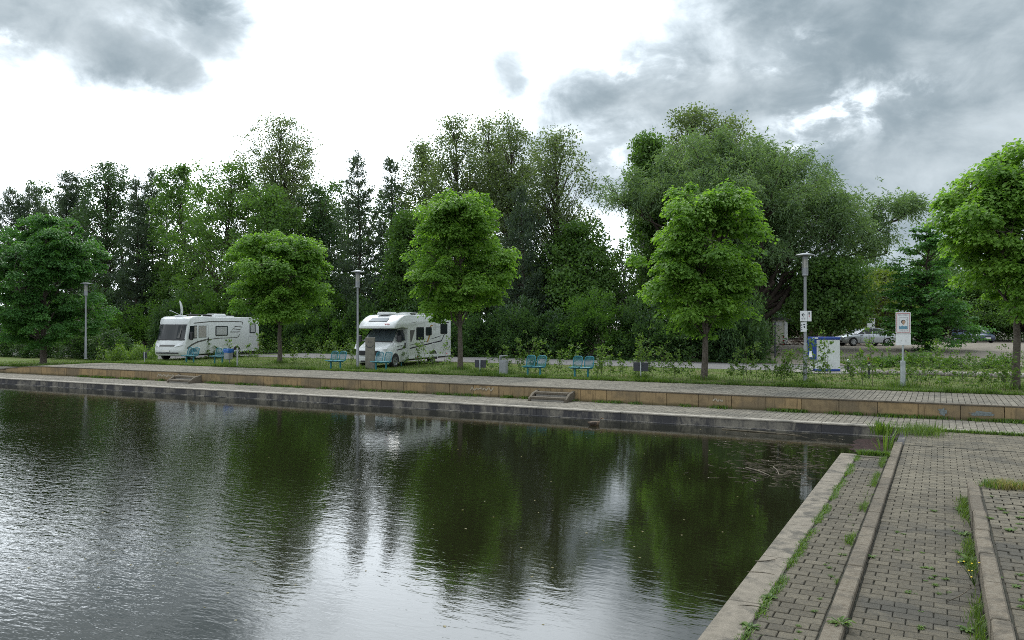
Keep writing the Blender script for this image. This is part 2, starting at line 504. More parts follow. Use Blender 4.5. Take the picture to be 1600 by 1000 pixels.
class MB:
    def __init__(s):
        s.v, s.f, s.t = [], [], []
        s.has_t = False

    def add(s, vs, fs, tint=None):
        n = len(s.v)
        s.v += [tuple(p) for p in vs]
        s.f += [tuple(i + n for i in f) for f in fs]
        s.t += [0.5 if tint is None else tint] * len(fs)
        if tint is not None:
            s.has_t = True
        return s

    def box(s, c, d, rz=0.0, rx=0.0, ry=0.0, top=1.0, tint=None):
        M = Matrix.Rotation(rz, 3, 'Z') @ Matrix.Rotation(ry, 3, 'Y') @ Matrix.Rotation(rx, 3, 'X')
        vs = []
        for z in (-.5, .5):
            k = top if z > 0 else 1
            for x, y in ((-.5, -.5), (.5, -.5), (.5, .5), (-.5, .5)):
                vs.append(Vector(c) + M @ Vector((x * d[0] * k, y * d[1] * k, z * d[2])))
        return s.add(vs, [(3, 2, 1, 0), (4, 5, 6, 7), (0, 1, 5, 4), (1, 2, 6, 5), (2, 3, 7, 6), (3, 0, 4, 7)], tint)

    def tube(s, pts, rad, n=8, caps=True, tint=None):
        pts = [Vector(p) for p in pts]
        if isinstance(rad, (int, float)):
            rad = [rad] * len(pts)
        vs, fs = [], []
        prev = None
        for i, p in enumerate(pts):
            d = (pts[min(i + 1, len(pts) - 1)] - pts[max(i - 1, 0)])
            d = d.normalized() if d.length > 1e-9 else Vector((0, 0, 1))
            if prev is None:
                a = Vector((1, 0, 0)) if abs(d.x) < 0.9 else Vector((0, 1, 0))
                x = (a - d * a.dot(d)).normalized()
            else:
                x = (prev - d * prev.dot(d))
                x = x.normalized() if x.length > 1e-6 else Vector((1, 0, 0))
            prev = x
            y = d.cross(x)
            for k in range(n):
                t = 2 * math.pi * k / n
                vs.append(p + (x * math.cos(t) + y * math.sin(t)) * rad[i])
        for i in range(len(pts) - 1):
            for k in range(n):
                k2 = (k + 1) % n
                fs.append((i * n + k, i * n + k2, (i + 1) * n + k2, (i + 1) * n + k))
        if caps:
            fs.append(tuple(reversed(range(n))))
            fs.append(tuple(range((len(pts) - 1) * n, len(pts) * n)))
        return s.add(vs, fs, tint)

    def lathe(s, prof, n=20, M=None, caps=True):
        """prof: (r, z) pairs, about z"""
        vs, fs = [], []
        for r, z in prof:
            for k in range(n):
                t = 2 * math.pi * k / n
                p = Vector((r * math.cos(t), r * math.sin(t), z))
                vs.append(M @ p if M else p)
        for i in range(len(prof) - 1):
            for k in range(n):
                k2 = (k + 1) % n
                fs.append((i * n + k, i * n + k2, (i + 1) * n + k2, (i + 1) * n + k))
        if caps:
            fs.append(tuple(reversed(range(n))))
            fs.append(tuple(range((len(prof) - 1) * n, len(prof) * n)))
        return s.add(vs, fs)

    def prism(s, poly, y0, y1):
        """polygon in (x, z), extruded along y"""
        n = len(poly)
        vs = [(x, y0, z) for x, z in poly] + [(x, y1, z) for x, z in poly]
        fs = [tuple(range(n)), tuple(reversed(range(n, 2 * n)))]
        for i in range(n):
            j = (i + 1) % n
            fs.append((i, i + n, j + n, j))
        return s.add(vs, fs)

    def plate(s, fn, nu, nv, thick=None):
        """grid surface fn(a, b) -> point"""
        vs = [fn(i / nu, j / nv) for j in range(nv + 1) for i in range(nu + 1)]
        fs = [(j * (nu + 1) + i, j * (nu + 1) + i + 1, (j + 1) * (nu + 1) + i + 1, (j + 1) * (nu + 1) + i)
              for j in range(nv) for i in range(nu)]
        return s.add(vs, fs)

    def rings(s, rr, caps=True):
        n = len(rr[0])
        vs = [p for r in rr for p in r]
        fs = []
        for i in range(len(rr) - 1):
            for k in range(n):
                k2 = (k + 1) % n
                fs.append((i * n + k, i * n + k2, (i + 1) * n + k2, (i + 1) * n + k))
        if caps:
            fs.append(tuple(reversed(range(n))))
            fs.append(tuple(range((len(rr) - 1) * n, len(rr) * n)))
        return s.add(vs, fs)

    def mesh(s, name, material, bevel=0.0, seg=1, smooth_angle=None):
        me = bpy.data.meshes.new(name)
        me.from_pydata(s.v, [], s.f)
        bm = bmesh.new()
        bm.from_mesh(me)
        bmesh.ops.recalc_face_normals(bm, faces=bm.faces)
        if bevel:
            es = [e for e in bm.edges if len(e.link_faces) == 2 and e.calc_face_angle(0) > R(25)]
            bmesh.ops.bevel(bm, geom=es, offset=bevel, segments=seg, affect='EDGES', profile=0.5, clamp_overlap=True)
        bm.to_mesh(me)
        bm.free()
        if s.has_t and not bevel:
            a = me.attributes.new('tint', 'FLOAT', 'FACE')
            a.data.foreach_set('value', s.t)
        if smooth_angle:
            me.shade_smooth()
            me.set_sharp_from_angle(angle=R(smooth_angle))
        me.materials.append(MATS[material])
        return me

    def build(s, name, material, parent=None, bevel=0.0, seg=1, sm=None, loc=None):
        return link(name, s.mesh(name, material, bevel, seg, sm), parent, loc)


def quick_mesh(name, verts, tris, material, tint=None):
    """numpy mesh of triangles"""
    me = bpy.data.meshes.new(name)
    nv, nf = len(verts), len(tris)
    me.vertices.add(nv)
    me.vertices.foreach_set('co', np.ascontiguousarray(verts, np.float32).ravel())
    me.loops.add(nf * 3)
    me.loops.foreach_set('vertex_index', np.ascontiguousarray(tris, np.int32).ravel())
    me.polygons.add(nf)
    me.polygons.foreach_set('loop_start', np.arange(0, nf * 3, 3, dtype=np.int32))
    me.update(calc_edges=True)
    if tint is not None:
        a = me.attributes.new('tint', 'FLOAT', 'FACE')
        a.data.foreach_set('value', np.ascontiguousarray(tint, np.float32))
    me.materials.append(MATS[material])
    return me


def unit(a):
    return a / np.maximum(np.linalg.norm(a, axis=1, keepdims=True), 1e-9)


def leaf_mesh(name, pos, tipdir, nrm, size, aspect, tint, material, fold=0.12):
    """each leaf a folded kite of two triangles"""
    d = unit(tipdir)
    n = unit(nrm - d * np.sum(nrm * d, 1, keepdims=True))
    sd_ = np.cross(d, n)
    s = size[:, None]
    base = pos
    tip = pos + d * s - n * s * 0.10
    mid = pos + d * s * 0.45 + n * s * fold
    w = s * aspect * 0.5
    L = mid + sd_ * w
    Rr = mid - sd_ * w
    V = np.stack([base, Rr, tip, L], 1).reshape(-1, 3)
    i = np.arange(len(pos)) * 4
    T = np.stack([np.stack([i, i + 1, i + 2], 1), np.stack([i, i + 2, i + 3], 1)], 1).reshape(-1, 3)
    return quick_mesh(name, V, T, material, np.repeat(np.clip(tint, 0, 1), 2))


def copy_tree(o, parent=None):
    c = o.copy()
    COL.objects.link(c)
    if parent:
        c.parent = parent
    for ch in o.children:
        copy_tree(ch, c)
    return c


# ================================================================== THE SETTING
def grid_sheet(name, us, vs, h, material, kind='structure', dz=0.0):
    us, vs = np.array(us, float), np.array(vs, float)
    V = [(u, v, h(u, v) + dz) for v in vs for u in us]
    n = len(us)
    T = []
    for j in range(len(vs) - 1):
        for i in range(n - 1):
            a = j * n + i
            T += [(a, a + 1, a + n + 1), (a, a + n + 1, a + n)]
    me = quick_mesh(name, np.array(V), np.array(T), material)
    me.shade_smooth()
    return tag(link(name, me), kind=kind)


def spans(*a):
    out = []
    for lo, hi, n in a:
        out += list(np.linspace(lo, hi, n, endpoint=False))
    return out + [a[-1][1]]


def ground_h(u, v):
    if v > V_WALL + 0.08:
        if v < V_LAWN:
            return lawn_h(u, V_LAWN) - 0.12
        n = 0.03 * math.sin(u * 0.7 + 1.3 * math.sin(v * .5)) * math.sin(v * 0.9) * sstep(48, 52, v)
        return lawn_h(u, v) + n
    if u > -1.85 and (v < 18.72 or u > -.9):
        return -0.62
    if v > V_QUAY + .1:
        return -0.62
    if u < -140 or v < -70:
        return -0.3
    return -1.7


grid_sheet('ground', spans((-700, -140.1, 6), (-140.1, -139.9, 1), (-139.9, -1.86, 90), (-1.86, -1.84, 1), (-1.84, -.92, 1), (-.92, -.88, 1), (-.88, 60, 40), (60, 700, 6)),
           spans((-300, -70.1, 4), (-70.1, -69.9, 1), (-69.9, 18.7, 8), (18.7, 18.75, 1), (18.75, 24.3, 2), (24.3, 24.5, 1), (24.5, 26.96, 2), (26.96, 27.0, 1), (27.0, V_LAWN - .02, 3),
                 (V_LAWN - .02, V_LAWN + .02, 1), (V_LAWN + .02, 110, 90), (110, 1200, 8)), ground_h, 'soil')

# lawn between the promenade and the road, and the strip behind it
grid_sheet('lawn', spans((-140, -52, 30), (-52, -42, 14), (-42, 40, 30)), spans((V_LAWN + .03, 47.4, 18)), lawn_h, 'lawn', dz=0.02)
# the service road behind the lawn
grid_sheet('road', spans((-140, 60, 60)), [41.2, 43, 45, 47.6], lawn_h, 'asphalt', dz=0.035)
# gravel parking area with its entrance on the right
grid_sheet('parking_area', spans((-17, 60, 40)), spans((47.7, 84, 40)), lambda u, v: lawn_h(u, v), 'gravel', dz=0.05)
# second strip of lawn on the right, with a narrow path through it
grid_sheet('lawn', spans((-3.4, 60, 24)), spans((40.9, 50.5, 6)), lawn_h, 'lawn', dz=0.06)
grid_sheet('path', spans((-1.0, 60, 24)), [42.6, 43.7], lawn_h, 'concrete', dz=0.075)
# pond
w = MB()
w.add([(-139.9, -69.9, Z_WATER), (-1.5, -69.9, Z_WATER), (-1.5, 18.9, Z_WATER), (-139.9, 18.9, Z_WATER)], [(0, 1, 2, 3)])
w.add([(-139.9, 18.9, Z_WATER), (-0.85, 18.9, Z_WATER), (-0.85, 24.5, Z_WATER), (-139.9, 24.5, Z_WATER)], [(0, 1, 2, 3)])
tag(w.build('water', 'pond_water'), kind='structure')


# ---------------------------------------------------------------- paving
def brick_shape(lu, lv, h=0.05, cf=0.006):
    a, b = lu / 2, lv / 2
    v = [(-a, -b, -h), (a, -b, -h), (a, b, -h), (-a, b, -h), (-a, -b, -cf), (a, -b, -cf), (a, b, -cf), (-a, b, -cf),
         (-a + cf, -b + cf, 0), (a - cf, -b + cf, 0), (a - cf, b - cf, 0), (-a + cf, b - cf, 0)]
    f = [(0, 1, 5, 4), (1, 2, 6, 5), (2, 3, 7, 6), (3, 0, 4, 7), (4, 5, 9, 8), (5, 6, 10, 9), (6, 7, 11, 10), (7, 4, 8, 11), (8, 9, 10, 11)]
    return v, f


def brick_mesh(lu, lv, material):
    b = MB()
    b.add(*brick_shape(lu, lv))
    return b.mesh('brick', material)


def pave(parent, z, rects, lu, lv, gap, n_parts, field_mat, along_u=True, tilt=0.007, dist0=(0, 0), jit=0.003, org=6.2):
    """bricks in running bond over rects (u0, u1, v0, v1); the nearest n_parts as single parts"""
    cells = []
    for (u0, u1, v0, v1) in rects:
        pl, pr = (lu, lv) if along_u else (lv, lu)
        A0, A1, B0, B1 = (u0, u1, v0, v1) if along_u else (v0, v1, u0, u1)
        L, W = lu, lv
        row = math.ceil((B0 - org) / W - 1e-6)
        b = org + row * W
        while b + W <= B1 + 0.02:
            a = A0 - (L / 2 if row % 2 else 0)
            while a < A1 - 0.03:
                s, e = max(a, A0), min(a + L, A1)
                if e - s > 0.05:
                    ca, cb = (s + e) / 2, b + W / 2
                    cu, cv = (ca, cb) if along_u else (cb, ca)
                    cells.append((cu, cv, e - s))
                a += L
            b += W
            row += 1
    cells.sort(key=lambda c: (c[0] - dist0[0]) ** 2 + (c[1] - dist0[1]) ** 2)
    meshes = {}
    fld = MB()
    for i, (cu, cv, ln) in enumerate(cells):
        q = round((ln - gap) / 0.02) * 0.02 if ln < lu - .01 else ln - gap
        du, dv = (q, lv - gap) if along_u else (lv - gap, q)
        zz = z + rnd.uniform(-jit, jit)
        if i < n_parts:
            key = (round(du, 3), round(dv, 3))
            if key not in meshes:
                meshes[key] = brick_mesh(du, dv, 'brick')
            o = link('brick', meshes[key], parent, (cu + rnd.uniform(-.003, .003), cv + rnd.uniform(-.003, .003), zz))
            o.rotation_euler = (rnd.gauss(0, tilt), rnd.gauss(0, tilt), rnd.gauss(0, 0.008))
        else:
            v, f = brick_shape(du, dv)
            tl, tv = rnd.gauss(0, tilt), rnd.gauss(0, tilt)
            fld.add([(x + cu, y + cv, k + zz + x * tl + y * tv) for x, y, k in v], f[4:], rnd.random())
    if fld.v:
        o = fld.build('bricks', field_mat, parent)
        tag(o, kind='stuff')


def bed(parent, u0, u1, v0, v1, z, name='bedding'):
    b = MB()
    b.add([(u0, v0, z), (u1, v0, z), (u1, v1, z), (u0, v1, z)], [(0, 1, 2, 3)])
    return b.build(name, 'joint_soil', parent)


def setting(name):
    o = link(name, None)
    return tag(o, kind='structure')


# quay ledge on the right bank
U_EDGE, U_COPE, U_KERB0, U_KERB1, U_LW0, U_LW1 = -1.92, -1.58, -0.97, -0.79, 0.38, 0.54
V_LEDGE, V_RAISED = 18.8, 15.2
ledge = setting('quay_ledge_pavement')
bed(ledge, U_COPE, U_KERB0, 3, V_LEDGE - .25, Z_LOW - .02)
pave(ledge, Z_LOW, [(U_COPE + .03, U_KERB0 - .02, 6.0, V_LEDGE - .25)], .236, .165, .011, 300, 'brick_field')
b = MB()
b.box(((U_EDGE + U_KERB0) / 2 + .02, (V_LEDGE + 1) / 2, -1.1), (U_KERB0 - U_EDGE - .06, V_LEDGE - 1.02, 1.1))
b.build('quay_body', 'quay_face', ledge)
cope = setting('quay_coping')
for k in range(9):
    v0 = V_LEDGE - 1.75 * (k + 1)
    ln = 1.75
    b = MB()
    b.box(((U_EDGE + U_COPE) / 2, v0 + ln / 2, Z_LOW - .12), (U_COPE - U_EDGE, ln - .006, .26))
    b.build('coping_stone', 'coping', cope, bevel=.012)
b = MB()
b.box(((U_COPE + U_KERB0) / 2 - .01, V_LEDGE - .12, Z_LOW - .115), (U_KERB0 - U_COPE - .03, .23, .25))
b.build('coping_stone', 'coping', cope, bevel=.012)
# flush kerb between the ledge and the ramp
kb = setting('kerb')
k0 = MB()
k0.box((0, 0, -.13), (.172, .992, .26))
kme = k0.mesh('kerb_stone', 'kerb', bevel=.012)
for i in range(16):
    o = link('kerb_stone', kme, kb, ((U_KERB0 + U_KERB1) / 2, 20.6 - i, Z_LOW + .02 + rnd.uniform(-.004, .004)))
    o.rotation_euler = (rnd.gauss(0, .004), rnd.gauss(0, .01), rnd.gauss(0, .003))
# the ramp
ramp = setting('right_bank_pavement')
bed(ramp, U_KERB1, 9, 3, V_QUAY, Z_PAVE - .02)
pave(ramp, Z_PAVE, [(U_KERB1 + .015, U_LW0 - .01, 6.2, V_RAISED - .1), (U_KERB1 + .015, 5.0, V_RAISED - .1, 21.1)], .236, .165, .010, 300, 'brick_field')
pave(ramp, Z_PAVE - .012, [(U_KERB1 + .02, 5.5, 21.14, V_QUAY - .02)], .236, .165, .010, 0, 'brick_field')
b = MB()
b.box((U_KERB1 + 3.2, 21.12, Z_PAVE - .05), (6.4, .035, .1))
b.build('expansion_joint', 'joint_soil', ramp)
b = MB()
b.box((U_KERB0 + .12, (20.9 + V_QUAY) / 2, -1.0), (.2, V_QUAY - 20.9, .94))
b.build('bank_face', 'quay_face', ramp)
# raised pavement behind the low wall
up = setting('raised_pavement')
bed(up, U_LW1, 9, 3, V_RAISED - .02, Z_RAISED - .02)
pave(up, Z_RAISED, [(U_LW1 + .02, 2.4, 6.2, V_RAISED - .16)], .236, .165, .015, 300, 'brick_field', tilt=.014, jit=.006)
b = MB()
b.box((4.77, V_RAISED - .08, -.45), (8.4, .14, .40))
b.build('edge_kerb', 'kerb', up, bevel=.01)
lw = thing('low_wall', 'low stone upstand with chamfered blocks between the ramp and the raised paving', 'wall', ((U_LW0 + U_LW1) / 2, 10, -.62))
lwm = MB()
lwm.box((0, 0, .19), (.16, 1.15, .40))
lme = lwm.mesh('stone_block', 'kerb', bevel=.018)
for i in range(9):
    o = link('stone_block', lme, lw, (rnd.uniform(-.006, .006), V_RAISED - 10 - .58 - i * 1.16, rnd.uniform(-.006, .006)))
    o.rotation_euler = (rnd.gauss(0, .003), rnd.gauss(0, .008), rnd.gauss(0, .004))

# far quay: lower platform with dark face and pale coping
fq = thing('quay_wall', 'long dark stained quay wall with a pale top edge along the water', 'quay wall', (-36, V_QUAY, Z_WATER))
L0, L1 = -140.0, 6.0
u = L1
while u > L0:
    ln = 3.0 if u > -75 else 13.0
    b = MB()
    b.box((u - ln / 2 + 36, .14, -.16), (ln - .012, .28, .80))
    b.build('face_panel', 'quay_face', fq)
    b = MB()
    b.box((u - ln / 2 + 36, .145, .265), (ln - .008, .33, .05))
    b.build('coping_stone', 'quay_edge', fq, bevel=.012)
    u -= ln
b = MB()
b.box(((L0 + -1.0) / 2 + 36, -.06, -.1), (-1.0 - L0, .12, .26))
b.build('base_ledge', 'quay_face', fq, bevel=.01)

lp = setting('lower_quay_pavement')
bed(lp, L0, 8, V_QUAY + .3, V_WALL + .02, Z_LOW - .03)
pave(lp, Z_LOW, [(-62, 6.5, V_QUAY + .315, V_WALL - .01)], .236, .165, .010, 0, 'brick_far', along_u=False, tilt=.006, org=-62)
# ochre retaining wall
rw = thing('retaining_wall', 'long ochre concrete panel wall holding up the promenade', 'retaining wall', (-20, V_WALL, Z_LOW))
u, i = 6.0, 0
while u > RAMP1 + .3:
    ln = 1.1
    top = lawn_h(u - ln / 2, V_WALL) - .035 + rnd.uniform(-.006, .006)
    b = MB()
    b.box((u - ln / 2 + 20, .07 + rnd.uniform(-.008, .008), (top + .62) / 2 - .16), (ln - .014, .14, top + .62))
    b.build('wall_panel', 'ochre_panel', rw, bevel=.006)
    u -= ln
b = MB()
b.plate(lambda a, c: (-45.5 + a * 51.5 + 20 if False else (RAMP1 + a * (6 - RAMP1)) + 20, -.012 + c * .2, lawn_h(RAMP1 + a * (6 - RAMP1), V_WALL) + .462), 60, 1)
b.plate(lambda a, c: ((RAMP1 + a * (6 - RAMP1)) + 20, -.012, lawn_h(RAMP1 + a * (6 - RAMP1), V_WALL) + .425 + c * .037), 60, 1)
b.build('capping_strip', 'kerb', rw)


def promenade():
    pr = setting('promenade_pavement')
    fld = MB()
    lu, lv, gap = .236, .165, .013
    uu = 6.5
    row = 0
    while uu > -58:
        v = V_WALL + .2 - (lu / 2 if row % 2 else 0)
        while v < V_LAWN - .03:
            s, e = max(v, V_WALL + .2), min(v + lu, V_LAWN)
            if e - s > .05:
                vv, f = brick_shape(lv - gap, e - s - gap)
                zz = lawn_h(uu, V_WALL) + rnd.uniform(-.003, .003)
                t1 = rnd.gauss(0, .006)
                fld.add([(x + uu, y + (s + e) / 2, k + zz + x * t1) for x, y, k in vv], f[4:], rnd.random())
            v += lu
        uu -= lv
        row += 1
    tag(fld.build('bricks', 'brick_far', pr), kind='stuff')
    m = MB()
    m.plate(lambda a, c: (-140 + a * 146.5, V_WALL + .19 + c * (V_LAWN - V_WALL - .15), lawn_h(-140 + a * 146.5, V_WALL) - .022), 150, 1)
    m.build('bedding', 'joint_soil', pr)
    m = MB()
    m.plate(lambda a, c: (-140 + a * 82, V_WALL + .2 + c * (V_LAWN - V_WALL - .2), lawn_h(-140 + a * 82, V_WALL)), 80, 1)
    m.build('far_paving', 'brick_far', pr)


promenade()


def steps(px, label):
    u, v = G(px, 625 if px > 500 else 597, Z_LOW)
    t = thing('stair_block', label, 'steps', (u, V_WALL, Z_LOW))
    for k, (dep, h) in enumerate(((.72, .16), (.38, .31))):
        b = MB()
        b.box((0, -dep / 2 - .004, h - .045), (1.42 - k * .1, dep, .085))
        b.build('tread', 'kerb', t, bevel=.012)
        b = MB()
        b.box((0, -dep / 2 + .01, (h - .09) / 2), (1.36 - k * .1, dep - .03, h - .09))
        b.build('riser', 'concrete', t)
    for s in (-1, 1):
        b = MB()
        b.prism([(-.74, 0), (-.74, .10), (-.40, .28), (-.006, .36), (-.006, 0)], 0, .1)
        me = b.mesh('cheek', 'kerb', bevel=.01)
        me.transform(Matrix(((0, 1, 0, s * .72 - .05), (1, 0, 0, 0), (0, 0, 1, 0), (0, 0, 0, 1))))
        link('cheek', me, t)


steps(868, 'small concrete stair with two treads in the ochre wall below the empty teal benches')
steps(297, 'small concrete stair with two treads in the ochre wall below the flat fronted motorhome')

# mud where the water ends in the corner
mud = MB()
_r = random.Random(14)
_n = 40
_c = (-1.55, 22.3)
_pts = [(_c[0] + math.cos(i / _n * 6.283) * .62 * _r.uniform(.55, 1.05) * (1.25 if math.cos(i / _n * 6.283) > 0 else 1), _c[1] + math.sin(i / _n * 6.283) * 1.9 * _r.uniform(.7, 1.0)) for i in range(_n)]
mud.add([(*_c, -.725)] + [(min(x, -.98), y, -.7475) for x, y in _pts], [(0, 1 + i, 1 + (i + 1) % _n) for i in range(_n)])
tag(mud.build('mud_bank', 'mud'), kind='structure')


# graffiti on the ochre wall
def graffiti():
    rr = random.Random(3)

    def scribble(px0, px1, n, zmid, amp, wdt, matn, label):
        b = MB()
        u0 = -36
        # wall point under a pixel column: intersect ray with v = V_WALL
        def uw(px):
            k = (px - 800) / F
            D = V_WALL / (SY * k + CY)
            return CY * k * D - SY * D
        ua, ub = uw(px0), uw(px1)
        pts = []
        for i in range(n + 1):
            a = i / n
            pts.append((ua + (ub - ua) * a + rr.uniform(-.05, .05), 0, zmid + (amp if i % 2 else -amp) * rr.uniform(.4, 1)))
        for i in range(n):
            p, q = Vector(pts[i]), Vector(pts[i + 1])
            d = (q - p).normalized()
            s = Vector((-d.z, 0, d.x)) * wdt
            b.add([p - s, q - s, q + s, p + s], [(0, 1, 2, 3)])
        o = b.build('graffiti', matn, None, loc=(0, V_WALL - .0135, 0))
        tag(o, label, 'graffiti')
    scribble(247, 272, 14, -.20, .1, .022, 'graffiti_pale', 'pale looping tag sprayed on the ochre wall beside the left stair')
    scribble(735, 770, 11, -.17, .07, .02, 'graffiti_pale', 'pale zigzag tag sprayed on the ochre wall below the steel litter bin')
    scribble(1113, 1130, 5, -.2, .05, .022, 'graffiti_pale', 'short pale marks on the ochre wall below the tall maple by the bushes')

    def patch(px, w, h, label):
        k = (px - 800) / F
        D = V_WALL / (SY * k + CY)
        uc = CY * k * D - SY * D
        b = MB()
        n = 18
        pts = [(uc, 0, -.24)]
        for i in range(n):
            t = i / n * 2 * math.pi
            r = rr.uniform(.45, 1.0)
            pts.append((uc + math.cos(t) * w * r, 0, -.24 + math.sin(t) * h * r))
        b.add(pts, [(0, 1 + (i + 1) % n, 1 + i) for i in range(n)])
        tag(b.build('paint_patch', 'graffiti_blue', None, loc=(0, V_WALL - .0135, 0)), label, 'paint patch')
    patch(1472, .13, .14, 'narrow grey blue patch of old paint on the ochre wall')
    patch(1535, .42, .10, 'wide grey blue patch of old paint on the ochre wall')


graffiti()


# ================================================================== VEGETATION
def curve_pts(p0, p1, sag, n, rng):
    p0, p1 = np.array(p0), np.array(p1)
    out = []
    for i in range(n + 1):
        t = i / n
        p = p0 + (p1 - p0) * t
        p = p + np.array([0, 0, sag * t * (1 - t) * 4])
        if 0 < i < n:
            p = p + rng.normal(0, .03 * np.linalg.norm(p1 - p0), 3)
        out.append(p)
    return out


class Tubes:
    """many thin tubes in one numpy mesh"""
    def __init__(s):
        s.V, s.T, s.n = [], [], 0

    def add(s, pts, r0, r1, k=5):
        P = np.array(pts)
        m = len(P)
        d = np.gradient(P, axis=0)
        d = unit(d)
        a = np.where(np.abs(d[:, :1]) < .9, np.array([[1., 0, 0]]), np.array([[0, 1., 0]]))
        x = unit(a - d * np.sum(a * d, 1, keepdims=True))
        y = np.cross(d, x)
        r = np.linspace(r0, r1, m)[:, None, None]
        t = np.arange(k) / k * 2 * np.pi
        ring = P[:, None, :] + r * (x[:, None, :] * np.cos(t)[None, :, None] + y[:, None, :] * np.sin(t)[None, :, None])
        s.V.append(ring.reshape(-1, 3))
        i, j = np.meshgrid(np.arange(m - 1), np.arange(k), indexing='ij')
        j2 = (j + 1) % k
        A, B, C, D_ = i * k + j, i * k + j2, (i + 1) * k + j2, (i + 1) * k + j
        s.T.append(np.stack([np.stack([A, B, C], -1), np.stack([A, C, D_], -1)], -2).reshape(-1, 3) + s.n)
        s.n += m * k

    def mesh(s, name, material):
        me = quick_mesh(name, np.concatenate(s.V), np.concatenate(s.T), material)
        me.shade_smooth()
        return me


def env_at(env, t):
    return np.interp(t, [e[0] for e in env], [e[1] for e in env])


def tree_meshes(seed, H, hb, rt, env, W, nclump, rc, flat, nleaf, lsize, aspect, material, bark='bark', limb_dir=0.45,
                droop=0.4, up=0.7, shell=0.5, lobes=0.22, stems=1, sparse_low=0.0, tipmode='out', trunk_top=0.9, lean=0.0, limbs=True,
                depth=1.0, rc_var=.3, boughs=0):
    rng = np.random.default_rng(seed)
    tb = Tubes()
    # trunk axis
    nseg = 9
    hh = np.linspace(0, H * trunk_top, nseg)
    wob = np.cumsum(rng.normal(0, .012 * H, (nseg, 2)) * np.linspace(0.2, 1, nseg)[:, None], 0) * .6
    wob[0] = 0
    wob[:, 0] += lean * hh
    ax = np.column_stack([wob, hh])
    tb.add(ax, rt * 1.12, rt * .18, 9)
    tb.add([ax[0] + [0, 0, -.15], ax[0] + [0, 0, .25]], rt * 1.5, rt * 1.08, 9)

    def axis(z):
        return np.array([np.interp(z, hh, ax[:, 0]), np.interp(z, hh, ax[:, 1]), z])
    for s in range(1, stems):
        a = rng.uniform(0, 6.28)
        top = np.array([math.cos(a) * W * .35, math.sin(a) * W * .35, H * rng.uniform(.7, .9)])
        tb.add(curve_pts([math.cos(a) * rt, math.sin(a) * rt, 0], top, 0, 7, rng), rt * .8, rt * .1, 7)
    # clump centres in the crown's volume
    ph = rng.uniform(0, 6.28, 4)
    C, n = [], 0
    tries = 0
    BC, BI = [], []
    while len(BC) < boughs:
        t = rng.uniform(.04, .93)
        a = len(BC) * 2.4 + rng.normal(0, .3)
        e = env_at(env, t)
        rad = W * .5 * e * rng.uniform(.35, .78)
        BC.append(np.array([math.cos(a) * rad, math.sin(a) * rad, hb + (H - hb) * t]))
    while boughs and len(C) < nclump and tries < nclump * 60:
        tries += 1
        k = rng.integers(boughs)
        g = unit(rng.standard_normal((1, 3)))[0] * rng.random() ** .45
        br = W * (.19 + .08 * ((k * 7) % 5) / 4)
        c = BC[k] + g * [br, br, br * .85]
        t = (c[2] - hb) / (H - hb)
        if t < -.02 or t > .99 or np.linalg.norm(c[:2]) > W * .5 * env_at(env, t) * 1.12 + .1:
            continue
        c[:2] += axis(min(max(c[2], 0), H * trunk_top))[:2]
        C.append(c)
        BI.append(k)
    while len(C) < nclump and tries < nclump * 40:
        tries += 1
        t = rng.random()
        e = env_at(env, t)
        if rng.random() > (e + .08) / 1.08:
            continue
        if sparse_low and rng.random() < sparse_low * (1 - t):
            continue
        a = rng.uniform(0, 2 * np.pi)
        rr = rng.random() ** shell
        lob = 1 + lobes * (math.sin(2 * a + ph[0] + 3 * t) * .5 + math.sin(3 * a + ph[1] - 6 * t) * .5 + math.sin(9 * t + ph[2]) * .35)
        rad = W * .5 * e * rr * lob
        z = hb + (H - hb) * t + rng.normal(0, .02 * H)
        c = axis(min(z, H * trunk_top)) * [1, 1, 0] + [math.cos(a) * rad, math.sin(a) * rad * depth, min(z, H - rc * flat * .6)]
        C.append(c)
    C = np.array(C)
    if boughs:
        for k in range(boughs):
            p0 = axis(max(hb * .8, BC[k][2] - np.linalg.norm(BC[k][:2]) * 1.25 - .25))
            tb.add(curve_pts(p0, BC[k], .1, 5, rng), rt * .38, .018, 5)
        for c, k in zip(C, BI):
            tb.add(curve_pts(BC[k], c, .08, 3, rng), .016, .006, 4)
    elif limbs:
        for c in C:
            rad = np.linalg.norm(c[:2])
            z0 = max(hb * .85, c[2] - rad * (limb_dir / (1 - limb_dir)) * 1.0 - .3)
            z0 = min(z0, H * trunk_top * .92)
            p0 = axis(z0)
            ln = np.linalg.norm(c - p0)
            if ln < .4:
                continue
            tb.add(curve_pts(p0, c, .08 * ln, 4, rng), min(rt * .32, .012 + ln * .012), .008, 4)
    nl = rng.poisson(nleaf, len(C))
    idx = np.repeat(np.arange(len(C)), nl)
    N = len(idx)
    rcs = rc * (1 + rc_var * rng.standard_normal(len(C)).clip(-1.6, 1.8))
    g = unit(rng.standard_normal((N, 3))) * (rng.random((N, 1)) ** .45)
    off = g * np.column_stack([rcs[idx], rcs[idx], rcs[idx] * flat])
    # clumps sag at their rim
    hr = np.linalg.norm(off[:, :2], axis=1)
    off[:, 2] -= droop * hr ** 2 / np.maximum(rcs[idx], .05) * .9
    pos = C[idx] + off
    out = unit(np.column_stack([pos[:, :2], np.zeros(N)]) + rng.normal(0, .2, (N, 3)) * W * .3)
    rv = rng.standard_normal((N, 3))
